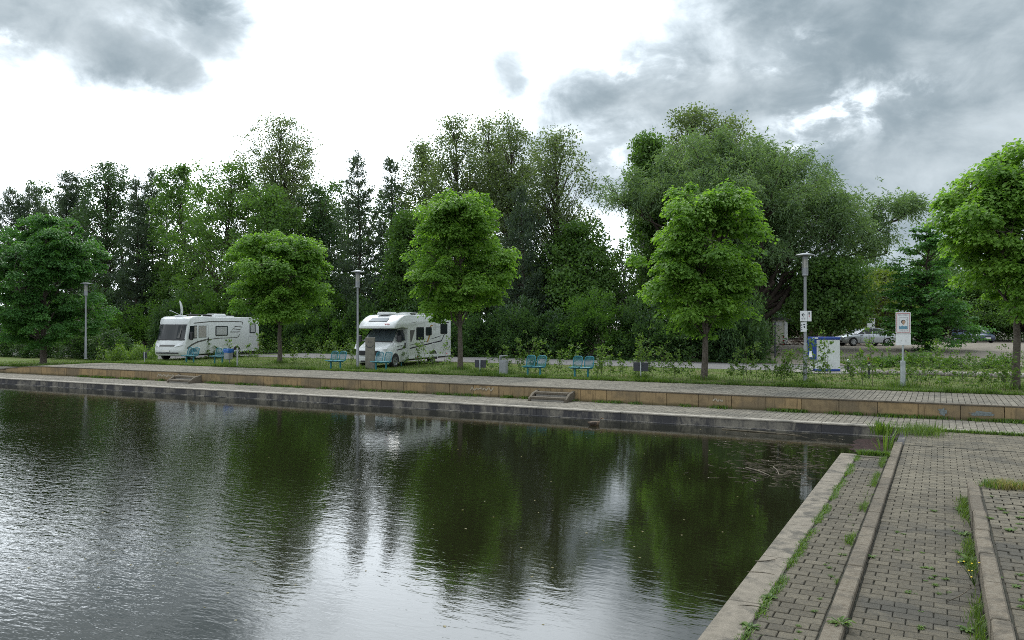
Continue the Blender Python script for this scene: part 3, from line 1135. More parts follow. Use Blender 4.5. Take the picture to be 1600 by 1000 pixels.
    if tipmode == 'out':
        tip = out * .7 + unit(off) * .6 + rv * .35
        tip[:, 2] -= droop
        nrm = np.array([[0, 0, 1.]]) * up + unit(off) * .45 + rv * .38
    elif tipmode == 'down':
        tip = rv * .28 + out * .25
        tip[:, 2] -= 1.0
        nrm = out + rv * .7
    elif tipmode == 'up':
        tip = rv * .55 + unit(off) * .6
        tip[:, 2] += .9
        nrm = out * .5 + rv
    else:
        tip = rv
        nrm = rng.standard_normal((N, 3)) + np.array([[0, 0, up]])
    size = lsize * rng.uniform(.6, 1.25, N)
    ct = rng.uniform(0, 1, len(C))
    tint = .40 * ct[idx] + .35 * rng.random(N) + .25 * rng.random(N) ** 2
    crown = leaf_mesh('crown', pos, tip, nrm, size, aspect, tint, material)
    return tb.mesh('trunk', bark), crown


def pine_meshes(seed, H, hb, W, rt=.2, dens=1.0, cone=.8, material='leaf_pine', nsize=.34):
    rng = np.random.default_rng(seed)
    tb = Tubes()
    hh = np.linspace(0, H, 9)
    wob = np.cumsum(rng.normal(0, .006 * H, (9, 2)), 0)
    wob[0] = 0
    ax = np.column_stack([wob, hh])
    tb.add(ax, rt, .015, 7)
    P, Tp, C = [], [], []
    z = hb
    while z < H * .985:
        t = (z - hb) / (H - hb)
        r = W * .5 * ((1 - t) ** cone * .95 + .06) * rng.uniform(.75, 1.15)
        r *= min(1, .45 + t * 3)
        nb = rng.integers(4, 7)
        a0 = rng.uniform(0, 6.28)
        for k in range(nb):
            a = a0 + k * 6.283 / nb + rng.normal(0, .2)
            rr = r * rng.uniform(.6, 1.1)
            rise = rr * (.12 + .75 * t)
            b0 = np.array([np.interp(z, hh, ax[:, 0]), np.interp(z, hh, ax[:, 1]), z])
            b1 = b0 + [math.cos(a) * rr, math.sin(a) * rr, rise + rng.normal(0, .1)]
            pts = curve_pts(b0, b1, -.1 * rr, 4, rng)
            tb.add(pts, .02 + rr * .012, .006, 4)
            n = max(3, int(rr * 7 * dens))
            for i in range(n):
                f = .3 + .7 * (i + rng.random()) / n
                q = np.array(pts[0]) + (b1 - np.array(pts[0])) * f + np.array([0, 0, -.1 * rr * f * (1 - f) * 4])
                sp = rr * .22 * (1.15 - f)
                q = q + [rng.normal(0, sp), rng.normal(0, sp), rng.normal(0, .08)]
                C.append((q, np.array([math.cos(a) * .6, math.sin(a) * .6, .75])))
        z += (H - hb) / (H * 1.15) * rng.uniform(.75, 1.25)
    for i in range(6):
        C.append((np.array([ax[-1, 0] + rng.normal(0, .08), ax[-1, 1] + rng.normal(0, .08), H - i * .16]), np.array([0, 0, 1.])))
    K = 11
    cp = np.array([c[0] for c in C])
    cd = np.array([c[1] for c in C])
    idx = np.repeat(np.arange(len(C)), K)
    N = len(idx)
    tip = cd[idx] + rng.standard_normal((N, 3)) * .55
    pos = cp[idx] + rng.normal(0, .15, (N, 3))
    size = nsize * rng.uniform(.6, 1.2, N)
    tint = .5 * rng.random(len(C))[idx] + .5 * rng.random(N)
    return tb.mesh('trunk', 'bark_dark'), leaf_mesh('crown', pos, tip, rng.standard_normal((N, 3)), size, .22, tint, material, .05)


def bush_mesh(seed, W, H, n, lsize, material, aspect=.6, clumps=60, rcl=.45, low=0.0):
    rng = np.random.default_rng(seed)
    a = rng.uniform(0, 6.28, clumps)
    el = np.arcsin(rng.uniform(low, 1, clumps))
    k = rng.uniform(.72, 1.0, clumps) * (1 + .18 * np.sin(a * 3 + seed))
    C = np.column_stack([np.cos(a) * np.cos(el) * W / 2 * k, np.sin(a) * np.cos(el) * W / 2 * k, np.sin(el) * (H - .2) * k + .1])
    idx = rng.integers(0, clumps, n)
    g = unit(rng.standard_normal((n, 3))) * rng.random((n, 1)) ** .4
    pos = C[idx] + g * rcl * rng.uniform(.6, 1.3, clumps)[idx][:, None]
    pos[:, 2] = np.maximum(pos[:, 2], .03)
    out = unit(pos + np.array([[0, 0, .2]]))
    rv = rng.standard_normal((n, 3))
    tip = out + rv * .6
    nrm = np.array([[0, 0, .6]]) + out * .5 + rv * .5
    tint = .45 * rng.random(clumps)[idx] + .35 * rng.random(n) + .2 * rng.random(n) ** 2
    return leaf_mesh('foliage', pos, tip, nrm, lsize * rng.uniform(.6, 1.25, n), aspect, tint, material)


def bush_stems(seed, W, H):
    rng = np.random.default_rng(seed)
    tb = Tubes()
    for i in range(9):
        a = rng.uniform(0, 6.28)
        tb.add(curve_pts([rng.normal(0, .1), rng.normal(0, .1), -.05], [math.cos(a) * W * .33, math.sin(a) * W * .33, H * rng.uniform(.5, .85)], .1, 4, rng), .035, .008, 5)
    return tb.mesh('stem', 'bark_dark')


def place_tree(name, label, cat, px, D, meshes, group=None, z=None, rz=0.0, sc=1.0):
    u, v = at(px, D)
    t = thing(name, label, cat, (u, v, lawn_h(u, v) if z is None else z), rz, group)
    t.scale = (sc, sc, sc)
    link('trunk', meshes[0], t)
    link('crown', meshes[1], t)
    return t


# ---- the maples on the lawn
MAPLE_ENV = [(0, .35), (.08, .72), (.25, .98), (.45, 1.0), (.65, .86), (.82, .62), (.94, .36), (1, .12)]
DOME_ENV = [(0, .55), (.1, .88), (.3, 1.0), (.55, .98), (.75, .85), (.9, .58), (1, .25)]
EGG_ENV = [(0, .38), (.1, .72), (.3, .98), (.5, 1.0), (.68, .85), (.8, .80), (.92, .58), (1, .26)]
maples = [
    # px, base y (or depth), top y, crown base y, width px, env, leaf material, label
    (68, 55.0, 333, 530, 218, DOME_ENV, 'leaf_maple_deep', 'dense dark green round crowned maple on the lawn nearest the far end of the promenade', 31),
    (437, None, 358, 492, 160, DOME_ENV, 'leaf_maple', 'smallest bright green maple on the lawn between the two motorhomes', 32),
    (719, None, 300, 496, 176, EGG_ENV, 'leaf_maple', 'bright egg shaped maple at the tail of the motorhome with the sloping nose', 33),
    (1100, None, 288, 512, 198, EGG_ENV, 'leaf_maple', 'tall bright green maple standing before the dark bushes near the signed lamp', 34),
    (1587, None, 222, 482, 268, MAPLE_ENV, 'leaf_maple', 'large bright green maple with spreading tiers of leaves nearest the water on the lawn', 35),
]
base_y = {437: 568, 719: 578, 1100: 594, 1587: 609}
for (px, D, ty, cy_, wpx, env, lm, lab, sd0) in maples:
    if D is None:
        D = F * HC / (base_y[px] - 505)
    H = ZT(ty, D) - (0 if px > 100 else -.3)
    hb = ZT(cy_, D) + (0 if px > 100 else .3)
    Wm = wpx / F * D
    m = tree_meshes(sd0, H, hb, .13 if px > 100 else .2, env, Wm * {68: .78, 1587: .88, 1100: .93}.get(px, .90), {68: 420, 1587: 300}.get(px, 235), .55, .42, 210, .145, .95, lm, limb_dir=.5, droop=.6, up=1.0, shell=.42,
                    lobes=.34, tipmode='out', trunk_top=.82, boughs={68: 34, 1587: 36}.get(px, 34))
    place_tree('maple_tree', lab, 'tree', px, D, m, 'maples on the lawn')

# ---- the wood behind the road
POP_ENV = [(0, .35), (.15, .75), (.4, 1.0), (.65, .95), (.85, .7), (.95, .4), (1, .15)]


def DV(px, v):
    return v / (CY + SY * (px - 800) / F)


wood = []   # kind, px, v, top y, crown base y, width px, label
wood += [
    ('pine', 8, 60, 292, 470, 80, 'broad dark pine at the far end of the wood behind the round maple'),
    ('pine', 52, 62, 290, 470, 70, 'broad dark pine showing over the top of the round maple'),
    ('pine', 98, 58, 268, 500, 66, 'dark spiky pine just beyond the edge of the round maple'),
    ('pine', 128, 60, 272, 500, 60, 'dark pine squeezed against the tallest tree of the pine group'),
    ('dark', 165, 58, 250, 480, 92, 'dark leafy tree rising among the pines of the far wood'),
    ('pine', 208, 57, 276, 500, 56, 'dark pine with a bare lower trunk beside the leafy tree'),
    ('pine', 238, 60, 268, 500, 52, 'slim dark pine with sky showing through its lower branches'),
    ('green', 283, 59, 258, 500, 100, 'loose green tree above the satellite dish of the flat fronted motorhome'),
    ('green', 352, 56, 244, 510, 150, 'wide fresh green tree behind the roof of the flat fronted motorhome'),
    ('poplar', 440, 60, 184, 500, 132, 'tall airy poplar that tops the wood behind the smallest maple'),
    ('green', 420, 54, 290, 520, 120, 'mid green leafy tree directly behind the smallest maple'),
    ('dark', 502, 59, 288, 510, 80, 'low dark leafy tree between the airy poplar and the two spired pines'),
    ('pine', 562, 56, 236, 520, 74, 'taller of two blue green spired pines behind the second lamp'),
    ('pine', 606, 57, 250, 520, 70, 'shorter of two blue green spired pines behind the second lamp'),
    ('poplar', 664, 60, 222, 480, 74, 'outermost poplar of the airy row behind the egg shaped maple, beside the pines'),
    ('poplar', 722, 58, 182, 470, 88, 'tall airy poplar directly behind the egg shaped maple'),
    ('poplar', 762, 62, 186, 470, 70, 'slender airy poplar wedged between two bigger poplars'),
    ('poplar', 800, 59, 180, 470, 88, 'tall airy poplar just beyond the egg shaped maple'),
    ('poplar', 872, 57, 203, 500, 96, 'last airy poplar of the row, open to the gap of sky'),
    ('pine', 818, 54, 298, 520, 88, 'dark pine standing in front of the airy poplars'),
    ('green', 640, 55, 330, 510, 80, 'mid green tree in the shade beside the egg shaped maple'),
    ('green', 903, 56, 345, 500, 105, 'green tree sloping down to the gap of sky'),
    ('birch', 975, 58, 372, 500, 60, 'thin pale stemmed birch in the gap of sky'),
    ('birch', 1003, 60, 362, 500, 60, 'second thin pale stemmed birch, closer to the willow'),
    ('brown', 1085, 66, 166, 430, 110, 'tall bronze leaved tree with two tops rising over the willow'),
    ('brown', 1148, 67, 172, 430, 96, 'bronze leaved tree top beside the tallest one over the willow'),
    ('green', 1018, 63, 210, 420, 56, 'bright green tree top showing behind the willow'),
    ('dark', 1205, 70, 236, 470, 90, 'dark leafy tree half hidden behind the willow'),
    ('green', 1296, 62, 400, 500, 110, 'low dark tree with bare trunks behind the service station'),
    ('yellow', 1383, 92, 420, 520, 110, 'yellow green shrubby tree far behind the silver car'),
    ('green', 1330, 98, 400, 510, 120, 'pale green tree far behind the parking area'),
    ('layer', 1448, 63, 350, 536, 150, 'dark tiered maple on the parking edge behind the notice board'),
    ('green', 1540, 100, 420, 515, 150, 'green tree far beyond the hedge of the parking area'),
    ('green', 1610, 96, 400, 515, 150, 'green tree at the end of the hedge beyond the parking area'),
    ('green', 1470, 104, 380, 515, 120, 'distant green tree behind the tiered maple'),
    ('dark', 905, 66, 420, 520, 100, 'dark tree deep in the wood behind the bright bush'),
    ('dark', 130, 72, 282, 480, 110, 'dark tree filling the wood behind the pines'),
    ('dark', 330, 72, 282, 480, 120, 'dark tree filling the wood behind the wide fresh green one'),
    ('dark', 545, 74, 282, 480, 120, 'dark tree filling the wood behind the spired pines'),
    ('dark', 690, 74, 370, 490, 130, 'dark tree filling the wood behind the egg shaped maple'),
    ('dark', 800, 76, 390, 490, 120, 'dark tree filling the wood behind the dark pine'),
    ('dark', 1150, 76, 330, 480, 160, 'dark tree filling the wood behind the willow'),
    ('green', 1225, 100, 455, 520, 90, 'green tree at the far side of the parking, beyond the cream hut'),
    ('green', 1268, 104, 450, 520, 90, 'green tree at the far side of the parking, beyond the brushwood heap'),
    ('dark', 1190, 96, 440, 520, 90, 'dark tree at the far side of the parking, behind the willow trunk'),
    ('dark', 75, 70, 282, 500, 130, 'dark tree filling the wood beyond the round maple'),
    ('dark', 195, 68, 282, 520, 120, 'dark tree filling the wood between the slim pines'),
    ('dark', 262, 70, 282, 520, 130, 'dark tree filling the wood above the nose of the flat fronted motorhome'),
    ('dark', 470, 70, 282, 520, 120, 'dark tree filling the wood beside the airy poplar'),
    ('dark', 610, 72, 282, 520, 120, 'dark tree filling the wood behind the shorter spired pine'),
    ('dark', 745, 70, 400, 520, 130, 'dark tree filling the wood low behind the tall poplars'),
    ('dark', 1085, 72, 330, 480, 130, 'dark tree filling the wood behind the tall maple'),
    ('dark', 20, 74, 350, 480, 120, 'dark tree filling the wood at its far end'),
]
for i, (kind, px, v, ty, cy_, wpx, lab) in enumerate(wood):
    D = DV(px, v)
    u, vv = at(px, D)
    z0 = lawn_h(u, vv)
    H = ZT(ty, D) - z0
    hb = max(.6, ZT(cy_, D) - z0)
    Wm = wpx / F * D
    s = 100 + i
    if kind == 'pine':
        m = pine_meshes(s, H, hb * .8, Wm * 1.6, .19, dens=1.35, cone=.72)
        nm, cat = 'pine_tree', 'pine'
    elif kind == 'poplar':
        m = tree_meshes(s, H, hb, .17, POP_ENV, Wm * 1.22, 520 if wpx > 100 else 240, .95, .9, 88, .165, .85, 'leaf_poplar', 'bark_dark', limb_dir=.62, droop=.15, up=.3, shell=.62,
                        lobes=.25, tipmode='rand', trunk_top=.96)
        nm, cat = 'poplar_tree', 'tree'
    elif kind == 'birch':
        m = tree_meshes(s, H, hb, .08, POP_ENV, Wm, 90, .5, .8, 24, .22, .75, 'leaf_green', 'bark_pale', limb_dir=.6, droop=.4, up=.2, tipmode='rand', trunk_top=.96)
        nm, cat = 'birch_tree', 'tree'
    elif kind == 'brown':
        m = tree_meshes(s, H, hb, .2, POP_ENV, Wm, 230, .95, .9, 64, .20, .8, 'leaf_poplar', 'bark_dark', limb_dir=.62, droop=.1, up=.2, tipmode='rand', trunk_top=.96)
        nm, cat = 'poplar_tree', 'tree'
    elif kind == 'layer':
        m = tree_meshes(s, H, hb, .14, [(0, .8), (.2, 1), (.5, .85), (.8, .5), (1, .12)], Wm, 240, .6, .22, 75, .2, .9, 'leaf_maple_deep', 'bark_dark', limb_dir=.2,
                        droop=.35, up=1.2, shell=.6, tipmode='out', trunk_top=.9)
        nm, cat = 'maple_tree', 'tree'
    elif kind == 'yellow':
        m = tree_meshes(s, H, hb * .4, .12, DOME_ENV, Wm, 160, .8, .7, 50, .3, .8, 'leaf_yellow', limb_dir=.5, tipmode='rand')
        nm, cat = 'shrubby_tree', 'tree'
    else:
        m = tree_meshes(s, H, hb * .75, .16, DOME_ENV if i % 2 else EGG_ENV, Wm * 1.1, 120 if 'filling' in lab else 230, 1.1 if 'filling' in lab else .9, .75, 98 if kind == 'green' else (36 if 'filling' in lab else 80), .34 if 'filling' in lab else .22, .8,
                        'leaf_bush_dark' if kind == 'dark' else 'leaf_green', 'bark_dark', limb_dir=.5, droop=.3, up=.5, shell=.5, lobes=.25, tipmode='rand',
                        trunk_top=.9)
        nm, cat = 'leafy_tree', 'tree'
    place_tree(nm, lab, cat, px, D, m, 'trees of the wood behind the road')


# ---- the great willow
def willow():
    rng = np.random.default_rng(77)
    D = 60.0
    u, v = at(1175, D)
    z0 = lawn_h(u, v)
    t = thing('willow_tree', 'huge grey green willow spreading wide over the parking entrance', 'willow', (u, v, z0))
    tb = Tubes()
    m = D / F
    tb.add([(0, 0, -.2), (.1, 0, 1.2), (.2, .2, 3.0)], .55, .42, 10)
    # boughs: screen-like offsets are metres across the view (x along camera right), y depth
    right = np.array([CY, SY, 0.])
    fwd = np.array([-SY, CY, 0.])
    ends = []
    # (px, py, depth offset, lobe radius px, lobe height px)
    lobes = [(1005, 315, 0, 50, 46), (978, 302, .5, 46, 38), (1036, 285, 1, 56, 50), (1100, 252, 0, 62, 40), (1165, 244, 1, 58, 38), (1228, 272, 0, 56, 40), (1280, 310, -1, 50, 44),
             (1180, 310, -2.5, 95, 65), (1080, 330, -2, 75, 70), (1280, 360, -2, 70, 55), (1362, 350, 0, 48, 36), (1405, 326, .5, 34, 20), (1432, 318, .5, 16, 10), (1215, 385, -2.5, 80, 50),
             (1340, 385, 0, 44, 20), (1150, 390, 1, 80, 60), (1120, 280, 2, 90, 80), (1250, 330, 2, 80, 80), (1395, 380, 1, 40, 26),
             (1312, 348, 1, 46, 40)]
    P, Cc = [], []
    for (px, py, dd, rx, rz) in lobes:
        c = right * ((px - 1175) * m) + fwd * dd + np.array([0, 0, ZT(py, D) - z0])
        st = np.array([.2, .2, rng.uniform(1.6, 3.2)])
        hub = c - [0, 0, rz * m * .55]
        pts = curve_pts(st, hub, .6, 7, rng)
        tb.add(pts, .2, .06, 7)
        # boughs fan out of the hub, rise and droop; leaves hang along them
        for k in range(max(3, int(rx * rz / 330))):
            a = rng.uniform(0, 6.283)
            e = math.sin(rng.uniform(-.35, 1.45))
            q = math.sqrt(max(0, 1 - e * e))
            tipp = c + right * (math.cos(a) * q * rx * m) + fwd * (math.sin(a) * q * rx * m * .9) + np.array([0, 0, e * rz * m])
            tipp = tipp * [1, 1, 1] + rng.normal(0, .2, 3)
            bp = curve_pts(hub, tipp, .35, 5, rng)
            tb.add(bp, .05, .008, 4)
            for f in np.linspace(.3, 1.0, 6):
                i_ = min(4, int(f * 5))
                g = f * 5 - i_
                p_ = np.array(bp[i_]) * (1 - g) + np.array(bp[min(5, i_ + 1)]) * g
                Cc.append(p_ + rng.normal(0, .16, 3))
    Cc = np.array(Cc)
    K = 10         # hanging sprays per clump, each a chain of narrow leaves
    L = 9
    idx = np.repeat(np.arange(len(Cc)), K)
    st = Cc[idx] + rng.normal(0, .3, (len(idx), 3))
    dr = rng.standard_normal((len(idx), 3)) * [.75, .75, .55] + [[.12, 0, .1]]
    pos, tip, tint = [], [], []
    ct = rng.random(len(Cc))
    for j in range(L):
        f = j / L
        p = st + dr * f * .75 + np.array([[0, 0, -1]]) * f * f * .62
        pos.append(p + rng.normal(0, .05, p.shape))
        tip.append(dr * .7 + np.array([[0, 0, -1]]) * (.1 + .7 * f) + rng.normal(0, .55, p.shape))
        tint.append(.5 * ct[idx] + .5 * rng.random(len(idx)))
    pos, tip, tint = np.concatenate(pos), np.concatenate(tip), np.concatenate(tint)
    N = len(pos)
    crown = leaf_mesh('crown', pos, tip, rng.standard_normal((N, 3)) + [[0, 0, .4]], .28 * rng.uniform(.7, 1.25, N), .27, tint, 'leaf_willow', .05)
    link('trunk', tb.mesh('trunk', 'bark_dark'), t)
    link('crown', crown, t)


willow()

# ---- bushes along the road and the foot of the wood
BM = {}
for k in range(3):
    BM['dark', k] = (bush_mesh(200 + k, 4.4, 2.9, 5200, .2, 'leaf_bush_dark', clumps=90, rcl=.5), bush_stems(200 + k, 4.4, 2.9))
    BM['mid', k] = (bush_mesh(210 + k, 4.4, 2.9, 5200, .2, 'leaf_bush', clumps=90, rcl=.5), bush_stems(210 + k, 4.4, 2.9))
BM['bright', 0] = (bush_mesh(221, 6.0, 4.4, 11000, .2, 'leaf_bush', clumps=150, rcl=.55), bush_stems(221, 6, 4.4))
bushes = []   # px, v, kind, scale, label
def B(px, v, kind, w, h, lab):
    bushes.append((px, v, kind, w, h, lab))
for i, px in enumerate(range(10, 530, 44)):
    B(px, 50 + (i % 3) * 1.3, 'mid' if i % 3 else 'dark', 5.0 + (i % 2), 3.2 + .7 * (i % 4), 'bushy undergrowth at the foot of the wood behind the flat fronted motorhome')
for i, px in enumerate(range(480, 760, 40)):
    B(px, 50 + (i % 3) * 1.1, 'mid' if i % 2 else 'dark', 4.6, 3.0 + .6 * (i % 3), 'bushy undergrowth at the foot of the wood behind the motorhome with the sloping nose')
for i, px in enumerate((742, 775, 810, 845, 868, 1000, 1030, 1062, 1095, 1125, 1148)):
    B(px, 49.6 + (i % 2) * .8, 'dark', 4.4, 2.6 + .5 * (i % 3), 'dark bush in the dense row along the service road')
B(935, 50.6, 'bright', 6.4, 4.5, 'brighter green rounded bush at the road below the gap of sky')
B(1152, 48.8, 'dark', 3.4, 4.6, 'tall dark bush at the corner of the parking entrance')
B(1122, 50.5, 'dark', 4.8, 5.2, 'tall dark bush behind the tall maple')
for i, px in enumerate((60, 150, 240, 330, 420, 500, 590, 680, 770, 860, 960, 1050, 1130)):
    B(px, 58 + (i % 3) * 2, 'mid' if i % 3 == 1 else 'dark', 7.5, 5.4 + (i % 3) * .8, 'tall understory bush inside the wood')
B(1188, 50, 'mid', 1.2, .7, 'small low bush beside the parking entrance')
for i, px in enumerate((8, 34, 60, 98, 124, 152, 180)):
    B(px, 40.2 + (i % 2) * .8, 'dark', 3.4, 2.2 + .5 * (i % 2), 'dark bush in the dense row along the service road')
for i, px in enumerate((1366, 1402, 1440, 1490, 1560)):
    B(px, 46.5 + (i % 3) * 1.2, 'mid', 1.9, .55 + .1 * (i % 3), 'low shrub row on the right')
LANDMARKS = [(72, 'the round dark maple'), (134, 'the first lamp'), (185, 'the nettle patch'), (240, 'the headlights of the flat fronted motorhome'), (285, 'the satellite dish'),
             (345, 'the blue bag bin'), (395, 'the tail of the flat fronted motorhome'), (437, 'the smallest maple'), (500, 'the bench by the second lamp'), (559, 'the second lamp'),
             (600, 'the smiling stone'), (655, 'the sloping nosed motorhome'), (719, 'the egg shaped maple'), (787, 'the steel litter bin'), (834, 'the seat by the litter bin'),
             (908, 'the seat by the dark sign'), (960, 'the gap of sky'), (1001, 'the dark lawn sign'), (1050, 'the sapling row'), (1100, 'the tall maple'), (1150, 'the parking entrance'), (1258, 'the signed lamp')]
ORD = 'first second third fourth fifth sixth seventh eighth ninth tenth eleventh twelfth thirteenth fourteenth fifteenth sixteenth seventeenth eighteenth nineteenth twentieth'.split()
ORD += ['twenty-' + o for o in ORD[:9]] + ['thirtieth'] + ['thirty-' + o for o in ORD[:9]]
used_labels = set()


def near(lab, px):
    if lab.startswith('bright') or lab.startswith('small low') or lab.startswith('tall dark'):
        return lab
    if lab.startswith('low shrub row'):
        lab = 'low shrub on the far lawn strip, %s from the silver car' % ORD[sum(1 for q in used_labels if q.startswith('low shrub'))]
        used_labels.add(lab)
        return lab
    for rel, o in (('behind', 0), ('just beyond', 16), ('just before', -16), ('far behind', 30), ('deep behind', -30)):
        lm = min(LANDMARKS, key=lambda q: abs(q[0] - px - o))[1]
        base = lab.split(' at the foot')[0].split(' inside')[0].split(' in the dense')[0]
        where = 'in the wood' if 'inside' in lab else ('by the road' if 'row' in lab else 'at the wood edge')
        s = '%s %s, %s %s' % (base, where, rel, lm)
        if s not in used_labels:
            used_labels.add(s)
            return s
    return s


first = {}
for i, (px, v, kind, w, h, lab) in enumerate(bushes):
    D = DV(px, v)
    u, vv = at(px, D)
    me, st = BM[kind, 0 if kind == 'bright' else i % 3]
    t = thing('bush', near(lab, px), 'bush', (u, vv, lawn_h(u, vv)), rnd.uniform(0, 6.28), 'bushes along the wood')
    b0, h0 = (6.0, 4.4) if kind == 'bright' else (4.4, 2.9)
    t.scale = (w / b0, w / b0, h / h0)
    link('foliage', me, t)
    link('stem', st, t)

# clipped hedge beyond the parking area
def hedge():
    rng = np.random.default_rng(5)
    n = 16000
    u0, v0 = at(1500, 90)
    L, Wd, Hh = 26.0, 1.6, 1.5
    t = thing('hedge', 'clipped green hedge along the back of the parking area', 'hedge', (u0, v0, lawn_h(u0, v0)), R(-14))
    p = rng.random((n, 3)) * [L, Wd, Hh]
    face = rng.integers(0, 3, n)
    p[face == 0, 2] = Hh + rng.normal(0, .06, (face == 0).sum())
    p[face == 1, 1] = rng.normal(0, .07, (face == 1).sum())
    nrm = rng.standard_normal((n, 3)) + [[0, -.4, .7]]
    link('foliage', leaf_mesh('foliage', p, rng.standard_normal((n, 3)), nrm, .16 * rng.uniform(.6, 1.3, n), .7, rng.random(n), 'leaf_bush'), t)
    tb = Tubes()
    for k in range(26):
        tb.add([(k + .5, .8, 0), (k + .5, .8, 1.2)], .04, .02, 5)
    tag(link('stem', tb.mesh('stem', 'bark_dark'), t), kind='stuff')


hedge()


# ---- young hedge plants in rows along the lawn
def sapling_meshes(seed, H):
    rng = np.random.default_rng(seed)
    tb = Tubes()
    P, Tp = [], []
    for s in range(rng.integers(1, 3)):
        lean = rng.normal(0, .14, 2)
        pts = np.array([[lean[0] * H * f ** 1.5 + (rng.normal(0, .012) if f else 0) + s * .05, lean[1] * H * f ** 1.5 + (rng.normal(0, .012) if f else 0), H * f] for f in np.linspace(0, 1, 6)])
        tb.add(pts, .008, .003, 4)
        for k in range(rng.integers(11, 17)):
            f = rng.uniform(.12, 1.0)
            b = np.array([np.interp(f, np.linspace(0, 1, 6), pts[:, j]) for j in range(3)])
            a = rng.uniform(0, 6.28)
            ln = rng.uniform(.10, .26) * (1.15 - f * .6)
            e = b + [math.cos(a) * ln, math.sin(a) * ln, rng.uniform(-.02, .12)]
            tb.add([b, (b + e) / 2 + [0, 0, .02], e], .005, .002, 3)
            for q in range(rng.integers(7, 13)):
                g = rng.uniform(.35, 1.1)
                P.append(b + (e - b) * g + rng.normal(0, .045, 3))
                Tp.append((e - b) / ln + rng.normal(0, .7, 3))
    P, Tp = np.array(P), np.array(Tp)
    n = len(P)
    lv = leaf_mesh('foliage', P, Tp, rng.standard_normal((n, 3)) * .7 + [[0, 0, 1]], .095 * rng.uniform(.6, 1.3, n), .75, rng.random(n), 'leaf_sapling')
    return tb.mesh('stem', 'sapling_stem'), lv


SAP = [sapling_meshes(300 + k, .95 + .12 * k) for k in range(7)]
sap_rows = [   # px range, count, v, spread, label
    (425, 560, 6, 36.2, .35, 'sapling in the row by the second lamp', 'the smallest maple'),
    (600, 715, 8, 36.0, .35, 'sapling along the sloping nosed motorhome', 'the smiling stone'),
    (250, 415, 10, 37.5, .4, 'sapling before the flat fronted motorhome', 'its headlights'),
    (760, 905, 10, 33.4, .3, 'sapling in the row behind the free benches', 'the steel bin'),
    (925, 1085, 14, 33.2, .35, 'sapling in the row around the dark lawn sign', 'the benches'),
    (1130, 1262, 11, 33.0, .35, 'sapling in the row towards the signed lamp', 'the tall maple'),
    (1268, 1405, 8, 33.2, .4, 'sapling in the row towards the notice board', 'the signed lamp'),
    (1415, 1590, 11, 33.0, .6, 'sapling in the row towards the largest maple', 'the notice board'),
    (1385, 1600, 10, 38.2, .9, 'sapling in the second row near the stones', 'the service box'),
]
for (a, b_, n, v, sp, lab, frm) in sap_rows:
    pxs = sorted(a + (b_ - a) * (k + .5) / n + rnd.uniform(-4, 4) for k in range(n))
    for k, px in enumerate(pxs):
        u, vv = at(px, DV(px, v + rnd.uniform(-sp, sp)))
        st, lv = SAP[rnd.randrange(7)]
        t = thing('sapling', '%s, %s from %s' % (lab, ORD[k], frm), 'sapling', (u, vv, lawn_h(u, vv)), rnd.uniform(0, 6.28), 'hedge saplings on the lawn')
        s = rnd.uniform(.75, 1.15) * (.95 if v > 37.9 else 1)
        t.scale = (s, s, s * rnd.uniform(.85, 1.15))
        link('stem', st, t)
        link('foliage', lv, t)


# ---- grass and ground cover (nobody could count it)
def blades(name, P, hgt, wid, lean, material, label_kind='stuff', seed=1):
    rng = np.random.default_rng(seed)
    n = len(P)
    a = rng.uniform(0, 6.28, n)
    d = np.column_stack([np.cos(a), np.sin(a), np.zeros(n)])
    sd_ = np.column_stack([-np.sin(a), np.cos(a), np.zeros(n)])
    h = hgt * rng.uniform(.5, 1.25, n)[:, None] if np.isscalar(hgt) else (hgt * rng.uniform(.6, 1.2, n))[:, None]
    ln = (lean * rng.uniform(.2, 1.4, n))[:, None] * h
    b0 = P - sd_ * wid / 2
    b1 = P + sd_ * wid / 2
    mid = P + d * ln * .35 + np.column_stack([np.zeros((n, 2)), h * .62])
    m0, m1 = mid - sd_ * wid * .4, mid + sd_ * wid * .4
    tp = P + d * ln + np.column_stack([np.zeros((n, 2)), h])
    V = np.stack([b0, b1, m1, m0, tp], 1).reshape(-1, 3)
    i = np.arange(n) * 5
    T = np.stack([np.stack([i, i + 1, i + 2], 1), np.stack([i, i + 2, i + 3], 1), np.stack([i + 3, i + 2, i + 4], 1)], 1).reshape(-1, 3)
    o = link(name, quick_mesh(name, V, T, material, np.repeat(rng.random(n), 3)))
    return tag(o, kind=label_kind)


def clustered(n, u0, u1, v0, v1, clusters, spread, rng, zfn):
    c = np.column_stack([rng.uniform(u0, u1, clusters), rng.uniform(v0, v1, clusters)])
    i = rng.integers(0, clusters, n)
    p = c[i] + rng.normal(0, spread, (n, 2))
    return np.column_stack([p, [zfn(*q) for q in p]])


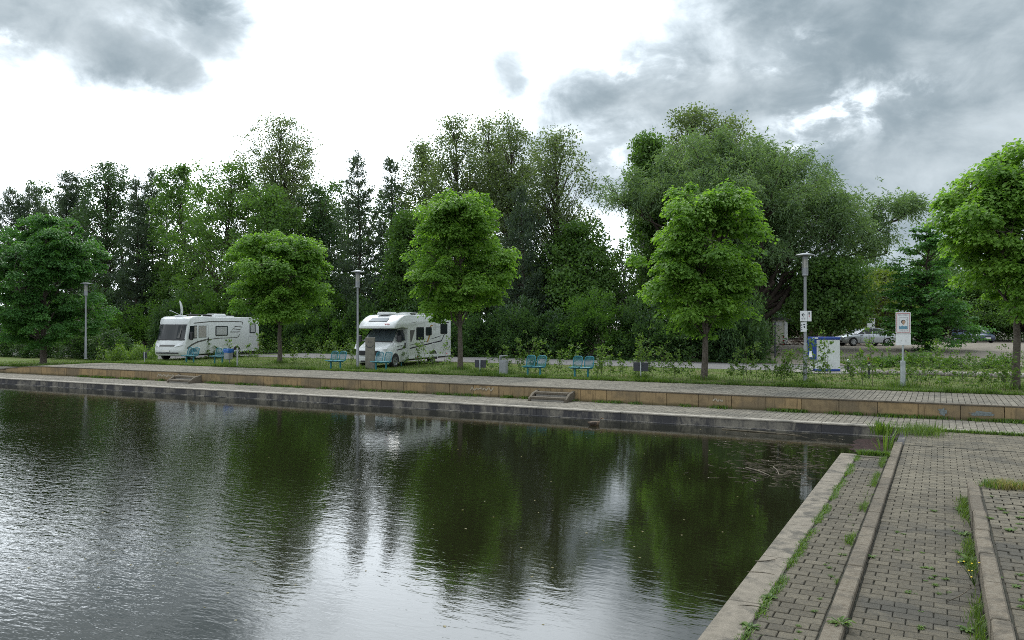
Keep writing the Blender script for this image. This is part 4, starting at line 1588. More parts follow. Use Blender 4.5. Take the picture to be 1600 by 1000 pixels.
def grass_all():
    rng = np.random.default_rng(9)
    n = 46000
    u = rng.uniform(-60, 7, n)
    v = V_LAWN + .04 + 9.8 * rng.random(n) ** 1.5
    z = np.array([lawn_h(a, b) for a, b in zip(u, v)]) + .01
    blades('grass', np.column_stack([u, v, z]), .085, .02, .5, 'leaf_grass', seed=2)
    # taller fringe along the promenade edge
    n = 20000
    u = rng.uniform(-58, 7, n)
    v = V_LAWN + np.abs(rng.normal(0, .16, n)) - .03
    h = .09 + .1 * (np.sin(u * 1.7) * np.sin(u * .63 + 1) > .1)
    z = np.array([lawn_h(a, b) for a, b in zip(u, v)])
    blades('edge_grass', np.column_stack([u, v, z]), h, .016, .6, 'leaf_weed', seed=3)
    # tall grass round trunks, posts and bins
    pts = []
    for px, py in ((72, 562), (437, 568), (719, 578), (1100, 594), (1587, 609), (134, 560), (559, 577), (1258, 601), (1411, 606), (357, 571), (787, 585), (750, 583), (1001, 592)):
        a, b = G(px, py)
        pts.append(np.array([a, b]) + rng.normal(0, .3, (330, 2)))
    p = np.concatenate(pts)
    blades('tall_grass', np.column_stack([p, [lawn_h(*q) for q in p]]), .24, .016, .6, 'leaf_weed', seed=4)
    # tufts along the foot of the ochre wall
    n = 7000
    P = clustered(n, -40, 5, V_WALL - .09, V_WALL - .03, 85, .13, rng, lambda a, b: Z_LOW)
    P[:, 1] = np.minimum(P[:, 1], V_WALL - .03 - np.abs(rng.normal(0, .05, n)))
    blades('wall_foot_grass', P, .105, .022, .8, 'leaf_weed', seed=5)
    # along the coping joint and the kerbs on the right bank
    n = 5200
    v = rng.uniform(6, V_LEDGE - .2, n)
    keep = np.sin(v * 3.1) + np.sin(v * 7.7 + 1) * .7 + rng.normal(0, .5, n) > -.5
    v = v[keep]
    u = U_COPE + .03 + rng.normal(0, .03, len(v)) + .015 * np.sin(v * 5)
    blades('joint_grass', np.column_stack([u, v, np.full(len(v), Z_LOW - .01)]), .04, .012, 1.3, 'leaf_weed', seed=6)
    n = 5200
    v = 9.3 + 9.2 * rng.random(n)
    keep = np.sin(v * 2.9) + np.sin(v * 6.1 + 2) * .6 + rng.normal(0, .5, n) + (v - 13) * .16 > 1.0
    v = v[keep]
    n = len(v)
    u = U_KERB0 - .03 - np.abs(rng.normal(0, .045, n)) * (v > 11)
    blades('kerb_grass', np.column_stack([u, v, np.full(n, Z_LOW - .01)]), .085, .007, .8, 'leaf_grass', seed=7)
    n = 2000
    v = 6.5 + 8.6 * rng.random(n)
    keep = np.sin(v * 2.3 + .4) + rng.normal(0, .4, n) > -.1
    v = v[keep]
    u = U_LW0 - .02 - np.abs(rng.normal(0, .06, len(v)))
    blades('wall_grass', np.column_stack([u, v, np.full(len(v), Z_PAVE - .01)]), .11, .009, .8, 'leaf_grass', seed=8)
    n = 2600
    P = clustered(n, U_LW1 + .15, 2.2, V_RAISED - .3, V_RAISED - .1, 14, .1, rng, lambda a, b: Z_RAISED)
    blades('raised_edge_grass', P, .12, .006, .7, 'leaf_straw', seed=10)
    P = clustered(2200, U_LW1 + .1, 2.2, V_RAISED - .3, V_RAISED - .1, 14, .1, rng, lambda a, b: Z_RAISED)
    blades('raised_edge_grass', P, .11, .010, .8, 'leaf_weed', seed=11)
    # tall grass in the corner behind the ledge
    n = 700
    P = np.column_stack([rng.normal(-.5, .3, n), rng.normal(23.4, .35, n), np.full(n, Z_PAVE)])
    blades('corner_grass', P, .26, .011, .7, 'leaf_grass', seed=12)
    n = 1600
    P = np.column_stack([rng.uniform(-.6, 3, n), V_QUAY - .06 - np.abs(rng.normal(0, .06, n)), np.full(n, Z_PAVE - .01)])
    blades('corner_grass', P, .10, .014, .8, 'leaf_weed', seed=13)
    P = np.column_stack([rng.uniform(U_COPE, U_KERB0, 900), V_LEDGE + rng.normal(-.05, .05, 900), np.full(900, Z_LOW - .02)])
    blades('ledge_end_grass', P, .13, .014, .8, 'leaf_weed', seed=14)
    # herbs and nettles at the wood's edge on the far side
    n = 14000
    px = rng.uniform(150, 560, n)
    px = np.where(rng.random(n) < .55, rng.uniform(165, 245, n), px)
    vv = np.where(px < 245, rng.uniform(37, 40.5, n), rng.uniform(47.8, 49.5, n))
    P = np.array([[*at(a, DV(a, b)), 0] for a, b in zip(px, vv)])
    hz = np.abs(.75 + .35 * np.sin(px * .21) + rng.normal(0, .25, n))
    P[:, 2] = [lawn_h(a, b) for a, b in P[:, :2]] + hz * rng.random(n) ** .6
    o = link('undergrowth', leaf_mesh('undergrowth', P, rng.standard_normal((n, 3)), rng.standard_normal((n, 3)) * .6 + [[0, 0, 1]], .15 * rng.uniform(.5, 1.3, n), .6, rng.random(n), 'leaf_sapling'))
    tag(o, kind='stuff')
    # rough growth along the road's far edge
    n = 9000
    px = rng.uniform(0, 1215, n)
    vv = 47.9 + np.abs(rng.normal(0, .35, n))
    P = np.array([[*at(a, DV(a, b)), 0] for a, b in zip(px, vv)])
    blades('verge_grass', P, .22, .03, .6, 'leaf_bush', seed=15)
    n = 5000
    P = clustered(n, -9, 16, 48, 56, 26, .8, rng, lambda a, b: lawn_h(a, b) + .05)
    blades('verge_grass', P, .14, .03, .6, 'leaf_weed', seed=16)


grass_all()


# ---- single weeds in the paving
def rosette(seed, R0, n, material='leaf_weed', rise=.5, w=.26):
    rng = np.random.default_rng(seed)
    b = MB()
    for k in range(n):
        a = k * 2.4 + rng.normal(0, .25)
        ln = R0 * rng.uniform(.6, 1.1)
        up = rise * rng.uniform(.4, 1.2)
        d = Vector((math.cos(a), math.sin(a), 0))
        s = Vector((-math.sin(a), math.cos(a), 0))
        prof = [(0, 0, .25), (.35, .45, .9), (.7, .65, 1.0), (1.0, .5, .1)]
        vs, fs = [], []
        for f, z, ww in prof:
            p = d * ln * f + Vector((0, 0, ln * z * up))
            vs += [p - s * ln * w * ww * .5, p - Vector((0, 0, ln * .03)), p + s * ln * w * ww * .5]
        for i in range(3):
            q = i * 3
            fs += [(q, q + 1, q + 4, q + 3), (q + 1, q + 2, q + 5, q + 4)]
        b.add(vs, fs, rng.random())
    return b.mesh('weed', material)


ROS = [rosette(400 + k, .11 + .02 * k, 20 + 3 * k, rise=.55, w=.36) for k in range(4)]
TUF = [rosette(420 + k, .12, 34, rise=.8, w=.16) for k in range(3)]


def weed(px, py, z, kind, s, lab, group=None):
    u, v = G(px, py, z)
    o = link('weed', (ROS if kind == 'r' else TUF)[rnd.randrange(3)], None, (u, v, z - .005))
    o.rotation_euler = (0, 0, rnd.uniform(0, 6.28))
    s *= .72
    o.scale = (s, s, s)
    tag(o, lab, 'weed', group)


weed(1313, 976, Z_LOW, 't', 1.5, 'spiky grass tuft growing over the flush kerb nearest the viewer')
weed(1510, 985, Z_PAVE, 'r', 1.2, 'broad leaved weed at the foot of the low wall nearest the viewer')
weed(1518, 880, Z_PAVE, 'r', 2.0, 'largest glossy broad leaved weed against the low wall')
weed(1500, 866, Z_PAVE, 't', 1.0, 'small tuft just in front of the largest glossy weed')
weed(1505, 835, Z_PAVE, 'r', 1.1, 'low spreading weed near the middle of the low wall')
weed(1500, 797, Z_PAVE, 'r', 1.0, 'weed at the far end of the low wall')
weed(1362, 870, Z_PAVE, 'r', .9, 'flat green weed beside the flush kerb on the ramp')
weed(1352, 836, Z_PAVE, 't', .8, 'small flat tuft on the ramp close to the kerb')
weed(1458, 799, Z_PAVE, 't', .8, 'lone tuft on the ramp paving beyond the low wall end')
weed(1202, 934, Z_LOW, 'r', 1.2, 'leafy weed in the joint of the pale quay edge')
weed(1170, 980, Z_LOW, 'r', 1.3, 'broad leafy weed in the quay edge joint nearest the viewer')
def sprinkle(pts, z, smin, smax, kinds, lab, group):
    pts = sorted(pts, key=lambda p: -p[1])
    for k, (px, py) in enumerate(pts):
        weed(px, py, z, kinds[k % len(kinds)], rnd.uniform(smin, smax), '%s, %s from the viewer' % (lab, ORD[k]), group)


sprinkle([(rnd.uniform(1400, 1500), rnd.uniform(780, 985)) for k in range(26)], Z_PAVE, .25, .6, 'rt', 'tiny weed in a joint of the ramp paving', 'tiny weeds on the ramp')
sprinkle([p for p in [(rnd.uniform(1545, 1600), rnd.uniform(775, 985)) for k in range(22)] if (p[0] - 1535) >= (p[1] - 760) * .2], Z_RAISED, .3, .8, 'rt',
         'small weed in a joint of the raised paving', 'small weeds on the raised paving')
sprinkle([(q, 1000 - (q - 1240) * 1.9 + rnd.uniform(-30, 20)) for q in [rnd.uniform(1240, 1380) for k in range(24)]], Z_LOW, .2, .5, 't',
         'tiny weed in a joint of the ledge paving', 'tiny weeds on the ledge')


def reed_clump(px, py, z, n, h, lab, seed):
    rng = random.Random(seed)
    u, v = G(px, py, z)
    t = thing('reed_clump', lab, 'reeds', (u, v, z))
    b = MB()
    for k in range(n):
        a = rng.uniform(0, 6.28)
        ln = h * rng.uniform(.5, 1.1)
        lean = rng.uniform(.1, .7)
        d = Vector((math.cos(a), math.sin(a), 0))
        s = Vector((-d.y, d.x, 0))
        o = d * rng.uniform(0, .3)
        pr = [(0, .5), (.35, 1), (.7, .8), (1, .05)]
        vs = []
        for f, ww in pr:
            p = o + d * ln * lean * f * f + Vector((0, 0, ln * f * (1 - .25 * lean * f)))
            vs += [p - s * .016 * ww, p + s * .016 * ww]
        b.add(vs, [(0, 1, 3, 2), (2, 3, 5, 4), (4, 5, 7, 6)], rng.random())
    b.build('leaf_blades', 'leaf_weed', t)


reed_clump(1377, 679, Z_PAVE - .1, 110, .42, 'tall broad leaved reed clump against the quay wall where the pond ends', 1)
reed_clump(1383, 706, Z_WATER, 22, .6, 'smaller reed clump growing at the end of the flush kerb', 2)


# yellow flower by the low wall
def flower():
    t = thing('yellow_flower', 'thin weed with small yellow flowers leaning on the low wall', 'flower', (*G(1522, 915, Z_PAVE), Z_PAVE))
    b = MB()
    hd = MB()
    rng = random.Random(5)
    for k in range(7):
        e = Vector((rng.uniform(-.16, .06), rng.uniform(-.15, .2), rng.uniform(.1, .24)))
        b.tube([(0, 0, 0), e * .5 + Vector((0, 0, .03)), e], [.004, .003, .002], 4)
        hd.lathe([(.001, -.006), (.010, 0), (.011, .004), (.003, .008)], 8, Matrix.Translation(e))
    b.build('stem', 'leaf_grass', t)
    hd.build('petals', 'yellow_petal', t)


flower()


# ---- things floating in the corner of the pond
def debris():
    rng = np.random.default_rng(21)
    tb = Tubes()
    for k in range(520):
        if k < 360:
            px, py = rng.normal(1222, 45), rng.normal(733, 14)
        else:
            px, py = rng.uniform(1120, 1320), rng.normal(690, 12)
        if px > 1290 - (py - 700) * .75 + 20 or py < 676 or py > 775:
            continue
        u, v = G(px, py, Z_WATER)
        a = rng.normal(.1, .7)
        ln = rng.uniform(.04, .26)
        d = np.array([math.cos(a), math.sin(a), rng.normal(0, .03)]) * ln / 2
        c = np.array([u, v, Z_WATER + .004])
        tb.add([c - d, c, c + d], rng.uniform(.002, .006), .002, 4)
    tag(link('floating_reeds', tb.mesh('floating_reeds', 'dead_reed')), kind='stuff')
    rr = random.Random(8)
    for (x0, y0, x1, y1, r, lab) in ((1128, 671, 1250, 681, .02, 'long pale reed stalk floating parallel to the quay wall'),
                                     (1165, 731, 1203, 744, .016, 'pale stick floating in the middle of the reed litter'),
                                     (1208, 730, 1217, 743, .014, 'short stick tilted up out of the reed litter'),
                                     (1174, 749, 1181, 754, .012, 'short bright stick floating at the near edge of the reed litter')):
        a = Vector((*G(x0, y0, Z_WATER), Z_WATER + .012))
        b_ = Vector((*G(x1, y1, Z_WATER), Z_WATER + .012))
        m = MB()
        m.tube([a, (a + b_) / 2 + Vector((.02, .03, .008)), b_], [r, r * .9, r * .5], 6)
        tag(m.build('floating_stick', 'dead_reed'), lab, 'stick')


debris()


def glint_specks():  # straw-coloured specks added to imitate sparkles of light on the water
    rng = np.random.default_rng(44)
    n = 150
    px = rng.uniform(20, 1180, n)
    py = 650 + 330 * rng.random(n) ** 1.6
    P = np.array([[*G(a, b, Z_WATER), Z_WATER + .003] for a, b in zip(px, py)])
    ok = P[:, 0] < -2.0
    P = P[ok]
    n = len(P)
    d = rng.standard_normal((n, 3)) * [1, 1, .02]
    o = link('glint_specks', leaf_mesh('glint_specks', P, d, np.tile([[0, 0, 1.]], (n, 1)), .05 * rng.uniform(.5, 1.3, n), .6, rng.random(n), 'leaf_straw', .02))
    tag(o, kind='stuff')


glint_specks()


# ================================================================== VEHICLES
def inset_poly(poly, d):
    """closed (x, z) polygon, moved inwards by d"""
    n = len(poly)
    A = sum(poly[i][0] * poly[(i + 1) % n][1] - poly[(i + 1) % n][0] * poly[i][1] for i in range(n))
    sg = 1 if A > 0 else -1
    out = []
    for i in range(n):
        p0, p1, p2 = (Vector(poly[(i - 1) % n]), Vector(poly[i]), Vector(poly[(i + 1) % n]))
        a, b = (p1 - p0).normalized(), (p2 - p1).normalized()
        na, nb = Vector((-a.y, a.x)) * sg, Vector((-b.y, b.x)) * sg
        m = (na + nb)
        m = m / max(.35, m.length_squared / 2) / 1.0
        out.append(tuple(p1 + m * d * .5 * (2 if m.length < 1e-6 else 1)))
    return out


def shell(mb, poly, w, bulge=None, rnd_=.07, taper=None):
    """body from a side outline: columns across the width, edges rounded, front bowed by bulge(x, t)"""
    cols = []
    for y, ins in ((-1, 1.0), (-1 + .10 * rnd_ / w, .70), (-1 + .3 * rnd_ / w, .33), (-1 + rnd_ / w, 0)):
        cols.append((y, ins))
    cols += [(-.6, 0), (0, 0), (.6, 0)] + [(-y, i) for y, i in reversed(cols)]
    rr = []
    for y, ins in cols:
        q = inset_poly(poly, ins * rnd_)
        ring = []
        for x, z in q:
            xx = x + (bulge(x, abs(y)) if bulge else 0)
            k = taper(x, z) if taper else 1
            ring.append((xx, y * w * k, z))
        rr.append(ring)
    mb.rings(rr)
    return mb


def rrect(x0, x1, z0, z1, r, n=4):
    pts = []
    for cx, cz, a0 in ((x1 - r, z1 - r, 0), (x0 + r, z1 - r, 90), (x0 + r, z0 + r, 180), (x1 - r, z0 + r, 270)):
        for i in range(n + 1):
            a = R(a0 + 90 * i / n)
            pts.append((cx + r * math.cos(a), cz + r * math.sin(a)))
    return pts


def side_plate(name, poly, w, side, t0, t1, material, parent, bevel=0.0):
    """flat piece on the vehicle's side: between w + t0 and w + t1"""
    b = MB()
    b.prism(poly, side * (w + t0), side * (w + t1))
    return b.build(name, material, parent, bevel)


def frame_lines(x0, x1, z0, z1, t):
    return [[(x0, z0), (x1, z0), (x1, z0 + t), (x0, z0 + t)], [(x0, z1 - t), (x1, z1 - t), (x1, z1), (x0, z1)],
            [(x0, z0 + t), (x0 + t, z0 + t), (x0 + t, z1 - t), (x0, z1 - t)], [(x1 - t, z0 + t), (x1, z0 + t), (x1, z1 - t), (x1 - t, z1 - t)]]


def hatch(name, parent, x0, x1, z0, z1, w, side):
    b = MB()
    for q in frame_lines(x0, x1, z0, z1, .014):
        b.prism(q, side * (w - .004), side * (w + .004))
    return b.build(name, 'seam', parent)


def stroke_poly(pts, wd):
    """ribbon polygon(s) along (x, z) points"""
    out = []
    for (p, q) in zip(pts[:-1], pts[1:]):
        p, q = Vector(p), Vector(q)
        d = (q - p).normalized()
        s = Vector((-d.y, d.x)) * wd / 2
        e = d * wd * .2
        out.append([tuple(p - s - e), tuple(q - s + e), tuple(q + s + e), tuple(p + s - e)])
    return out


def wheel(parent, x, y, r, wd, side, spokes=5, dark_hub=False):
    t = link('wheel', None, parent, (x, y, r))
    M = Matrix.Rotation(R(90), 4, 'X')
    b = MB()
    b.lathe([(r * .62, -wd / 2), (r * .93, -wd / 2), (r, -wd * .36), (r, wd * .36), (r * .93, wd / 2), (r * .62, wd / 2)], 28, M, caps=False)
    b.build('tyre', 'rubber', t, sm=40)
    b = MB()
    oy = side * wd * .36
    b.lathe([(r * .66, -.02), (r * .66, .03), (r * .6, .035), (r * .56, .0), (r * .2, .0), (.05, .02), (.004, .02)], 24,
            Matrix.Translation((0, oy, 0)) @ Matrix.Rotation(R(-90 * side), 4, 'X'), caps=False)
    for k in range(spokes):
        a = k * 2 * math.pi / spokes
        b.box((math.cos(a) * r * .36, oy + side * .02, math.sin(a) * r * .36), (r * .52, .03, r * .15), ry=-a)
    b.build('rim', 'rim_alloy', t, sm=30)
    b = MB()
    b.lathe([(r * .62, -.01), (r * .62, .01)], 20, Matrix.Translation((0, side * wd * .2, 0)) @ M)
    b.build('brake_disc', 'black_trim', t)
    return t


def arch(parent, x, y, r, side, lip=True):
    b = MB()
    n = 18
    pts = [(x + r * math.cos(math.pi * i / n), max(.27, .34 + r * math.sin(math.pi * i / n))) for i in range(n + 1)]
    pts = [(x + r, .27)] + pts + [(x - r, .27)]
    b.prism(pts, y - side * .05, y + side * .004)
    b.build('wheel_well', 'rubber', parent)
    if lip:
        b = MB()
        for i in range(n):
            a0, a1 = math.pi * i / n, math.pi * (i + 1) / n
            q = [(x + rr * math.cos(a), .34 + rr * math.sin(a)) for rr, a in ((r, a0), (r + .06, a0), (r + .06, a1), (r, a1))]
            b.prism(q, y - side * .02, y + side * .016)
        b.build('arch_lip', 'white_trim', parent)


def bus_window(parent, x0, x1, z0, z1, w, side, curtain=False, name='window'):
    f = side_plate(name, rrect(x0, x1, z0, z1, .07), w, side, -.02, .022, 'black_trim', parent, .005)
    p = side_plate('pane', rrect(x0 + .045, x1 - .045, z0 + .045, z1 - .045, .05), w, side, .0, .027, 'camper_window' if not curtain else 'screen_glass', f)
    if curtain:
        b = MB()
        for k in range(int((x1 - x0 - .12) / .05)):
            b.box((x0 + .09 + k * .05, side * (w + .029), (z0 + z1) / 2), (.035, .006, z1 - z0 - .14))
        b.build('blind', 'vent_grey', f)
    return f


def campers():
    # ---------------------------------------------------------- motorhome with the sloping nose
    u, v = at(559, 43.4)
    L, W = 6.9, 1.12
    t = thing('motorhome', 'white motorhome with a sloping nose over the cab and dark diagonal stripes', 'motorhome', (0, 0, 0), R(97))
    S = -1
    b = MB()
    prof = [(6.9, .42), (6.9, 2.62), (6.82, 2.76), (2.3, 2.83), (1.75, 2.80), (1.25, 2.66), (.72, 2.40), (.50, 2.20), (.50, 2.10), (.62, 2.05), (1.55, 2.12), (2.15, 2.06), (2.2, .42)]
    shell(b, prof, W, lambda x, y: .22 * y ** 3 * max(0, 1 - (x - .5) / 1.3), .09)
    b.build('body', 'white_paint', t, sm=38)
    # cab
    b = MB()
    st = [(0.0, .42, .70, .62, .55), (.03, .28, .92, .80, .66), (.12, .25, 1.02, .90, .74), (.45, .25, 1.19, .97, .80), (.92, .25, 1.36, 1.0, .86), (1.35, .25, 1.75, 1.0, .80), (1.72, .25, 2.09, 1.0, .72), (2.32, .25, 2.12, 1.02, .74)]
    rr = []
    for (x, zb, zt, w, wt) in st:
        zm = min(1.22, zb + (zt - zb) * .78)
        half = [(w * .9, zb), (w, zb + .12), (w, zm), (wt + (w - wt) * .2, zm + (zt - zm) * .75), (wt * .93, zt - .01), (0, zt + .02)]
        ring = [(x, -y, z) for y, z in half] + [(x, y, z) for y, z in reversed(half[:-1])]
        rr.append(ring)
    b.rings(rr)
    b.build('cab', 'white_paint', t, sm=40)
    b = MB()
    b.plate(lambda a, c: (.90 + c * .80 - (1 - (2 * a - 1) ** 2) * .05 + .03 * 0 - .03, (2 * a - 1) * (.90 - .14 * c), 1.40 + c * .68 + .012), 10, 5)
    ws = b.build('windscreen', 'screen_glass', t)
    b = MB()
    b.box((.86, 0, 1.385), (.07, 1.7, .03))
    b.build('wiper_panel', 'black_trim', t)
    for s in (-1, 1):
        poly = [(1.05, 1.42), (1.52, 1.98), (2.02, 2.0), (2.04, 1.42)]
        bb = MB()
        bb.add([(x, s * (1.012 - max(0, z - 1.40) * .27), z) for x, z in poly], [(0, 1, 2, 3)])
        bb.add([(x, s * (1.03 - max(0, z - 1.40) * .27), z) for x, z in poly], [(0, 1, 2, 3)])
        w_ = bb.build('door_window', 'camper_window', t)
        mr = MB()
        mr.box((1.02, s * 1.22, 1.52), (.14, .2, .36))
        mr.box((1.08, s * 1.08, 1.42), (.06, .2, .06))
        mr.build('wing_mirror', 'black_trim', t, .03, 2)
        hl = MB()
        hl.add([(.10, s * .66, .96), (.17, s * .93, .98), (.42, s * 1.0, 1.20), (.52, s * .93, 1.25), (.22, s * .76, 1.12)], [(0, 1, 2, 3, 4)])
        me_ = hl.mesh('headlight', 'headlamp')
        me_.transform(Matrix.Translation((-.09, s * .045, .04)))
        link('headlight', me_, t)
    gr = MB()
    gr.box((-.03, 0, .80), (.10, 1.2, .24))
    for k in range(4):
        gr.box((-.085, 0, .72 + k * .055), (.02, 1.1, .014))
    gr.build('grille', 'black_trim', t, .02)
    bp = MB()
    bp.box((.02, 0, .46), (.16, 1.5, .26))
    bp.build('bumper', 'white_trim', t, .05, 2)
    it = MB()
    it.box((-.055, 0, .35), (.03, 1.0, .10))
    it.build('air_intake', 'black_trim', t, .01)
    pl = MB()
    pl.box((-.072, 0, .50), (.015, .52, .11))
    pl.build('number_plate', 'plate', t, .004)
    # side: windows, flaps, stripes
    side_plate('corner_window', [(2.36, 1.98), (2.86, 1.98), (2.5, 1.32), (2.42, 1.32)], W, S, -.01, .012, 'stripe_grey', t)
    bus_window(t, 3.0, 3.78, 1.42, 2.14, W, S)
    bus_window(t, 3.98, 4.62, 1.66, 2.14, W, S)
    bus_window(t, 5.62, 6.42, 1.72, 2.34, W, S)
    for i, (pts, wd, m) in enumerate((([(2.35, .98), (5.75, 1.32), (6.08, 1.70)], .07, 'stripe_dark'), ([(2.35, 1.16), (4.15, 1.33)], .03, 'stripe_grey'),
                                      ([(4.18, 1.30), (4.40, 1.66)], .13, 'stripe_gold'), ([(4.52, 1.44), (5.72, 1.62)], .03, 'stripe_dark'),
                                      ([(5.2, 2.40), (6.6, 2.40)], .06, 'stripe_dark'), ([(5.2, 2.14), (5.6, 2.14)], .03, 'stripe_grey'),
                                      ([(4.45, 2.16), (4.58, 2.22), (4.75, 2.22)], .07, 'stripe_gold'), ([(2.45, 2.36), (3.05, 2.44)], .02, 'stripe_grey'))):
        bb = MB()
        for q in stroke_poly(pts, wd):
            bb.prism(q, S * (W - .004), S * (W + .003))
        bb.build('stripe', m, t)
    bb = MB()
    for q in stroke_poly([(1.1, .93), (1.75, .98)], .045):
        bb.prism(q, S * .98, S * 1.018)
    for q in stroke_poly([(1.1, 1.12), (1.75, 1.17)], .02):
        bb.prism(q, S * .98, S * 1.018)
    bb.build('stripe', 'stripe_dark', t)
    hatch('locker_door', t, 5.9, 6.72, .62, 1.5, W, S)
    hatch('service_flap', t, 3.7, 4.3, .55, 1.0, W, S)
    hatch('service_flap', t, 2.95, 3.12, .72, .9, W, S)
    for (x0, x1, z0, z1) in ((4.84, 5.16, 1.98, 2.36), (4.68, 5.02, .86, 1.22)):
        f = side_plate('fridge_vent', rrect(x0, x1, z0, z1, .02), W, S, -.01, .012, 'vent_grey', t)
        bb = MB()
        for k in range(6):
            z = z0 + .05 + k * (z1 - z0 - .1) / 5
            bb.box(((x0 + x1) / 2, S * (W + .014), z), (x1 - x0 - .06, .008, .014))
        bb.build('louvre', 'seam', f)
    dh = MB()
    dh.box((1.98, S * 1.035, 1.16), (.1, .035, .3))
    dh.build('door_handle', 'black_trim', t, .012)
    bb = MB()
    for q in frame_lines(1.02, 2.12, .42, 2.04, .012):
        bb.prism(q, S * .99, S * 1.022)
    sk = MB()
    sk.box((4.55, S * (W - .03), .50), (4.6, .07, .2))
    sk.build('skirt', 'white_trim', t, .02)
    side_plate('side_marker', rrect(3.05, 3.16, .47, .53, .01), W, S, 0, .014, 'red_mark', t)
    side_plate('side_marker', rrect(6.3, 6.42, .52, .58, .01), W, S, 0, .014, 'red_mark', t)
    for x, rx in ((.95, .42), (4.85, .46)):
        y = S * (1.0 if x < 1 else W)
        arch(t, x, y, rx, S)
        for s in (-1, 1):
            wheel(t, x, s * (W - .16 if x > 1 else .90), .345, .22, s)
    ch = MB()
    ch.box((3.6, 0, .42), (6.0, 1.7, .24))
    ch.build('chassis', 'black_trim', t)
    # nose: skylight, lettering smudge, roof gear
    def slope(x):
        return 2.40 + (x - .72) * (.26 / .53)
    sl = MB()
    sl.add([(x, y, slope(x) + dz) for dz in (.012, .03) for x, y in ((.80, -.55), (.80, .55), (1.2, .52), (1.2, -.52))],
           [(0, 1, 2, 3), (4, 5, 6, 7), (0, 1, 5, 4), (1, 2, 6, 5), (2, 3, 7, 6), (3, 0, 4, 7)])
    sl.build('nose_skylight', 'screen_glass', t)
    mk = MB()
    for k in range(6):
        y = -.80 + k * .045
        mk.box((.60 + .22 * abs(y) ** 3 * .8 - .012, y, 2.30 + .01 * (k % 2)), (.02, .03, .05 + .02 * (k % 3)), ry=R(-36))
    mk.build('lettering', 'red_mark', t)
    for (x, sx, sy, sz, m, nm) in ((2.0, .95, .75, .14, 'white_trim', 'roof_hatch'), (3.7, .55, .55, .10, 'white_trim', 'roof_hatch'), (5.6, .55, .55, .10, 'white_trim', 'roof_hatch')):
        bb = MB()
        bb.box((x, .1, 2.83 + sz / 2), (sx, sy, sz), top=.88)
        bb.build(nm, m, t, .02, 2)
    sp = MB()
    sp.box((4.65, -.35, 2.89), (1.1, .6, .035))
    sp.build('solar_panel', 'stripe_dark', t, .005)
    rl = MB()
    rl.tube([(1.45, -.62, 2.86), (2.6, -.62, 2.96), (6.4, -.95, 2.86)], .02, 6)
    rl.build('roof_rail', 'white_trim', t)
    bc = MB()
    bc.box((6.93, -.95, 1.3), (.06, .1, .9))
    bc.build('rear_rack', 'steel', t, .01)
    return t


def place_vehicle(t, px_f, py_f, px_r, py_r, xf, xr, z=0.0):
    """put the local point (xf, near side) on one pixel's ground point and (xr) on the line to another"""
    a = Vector(G(px_f, py_f, z))
    b = Vector(G(px_r, py_r, z))
    d = (b - a)
    return a, math.atan2(d.y, d.x)


MH2 = campers()


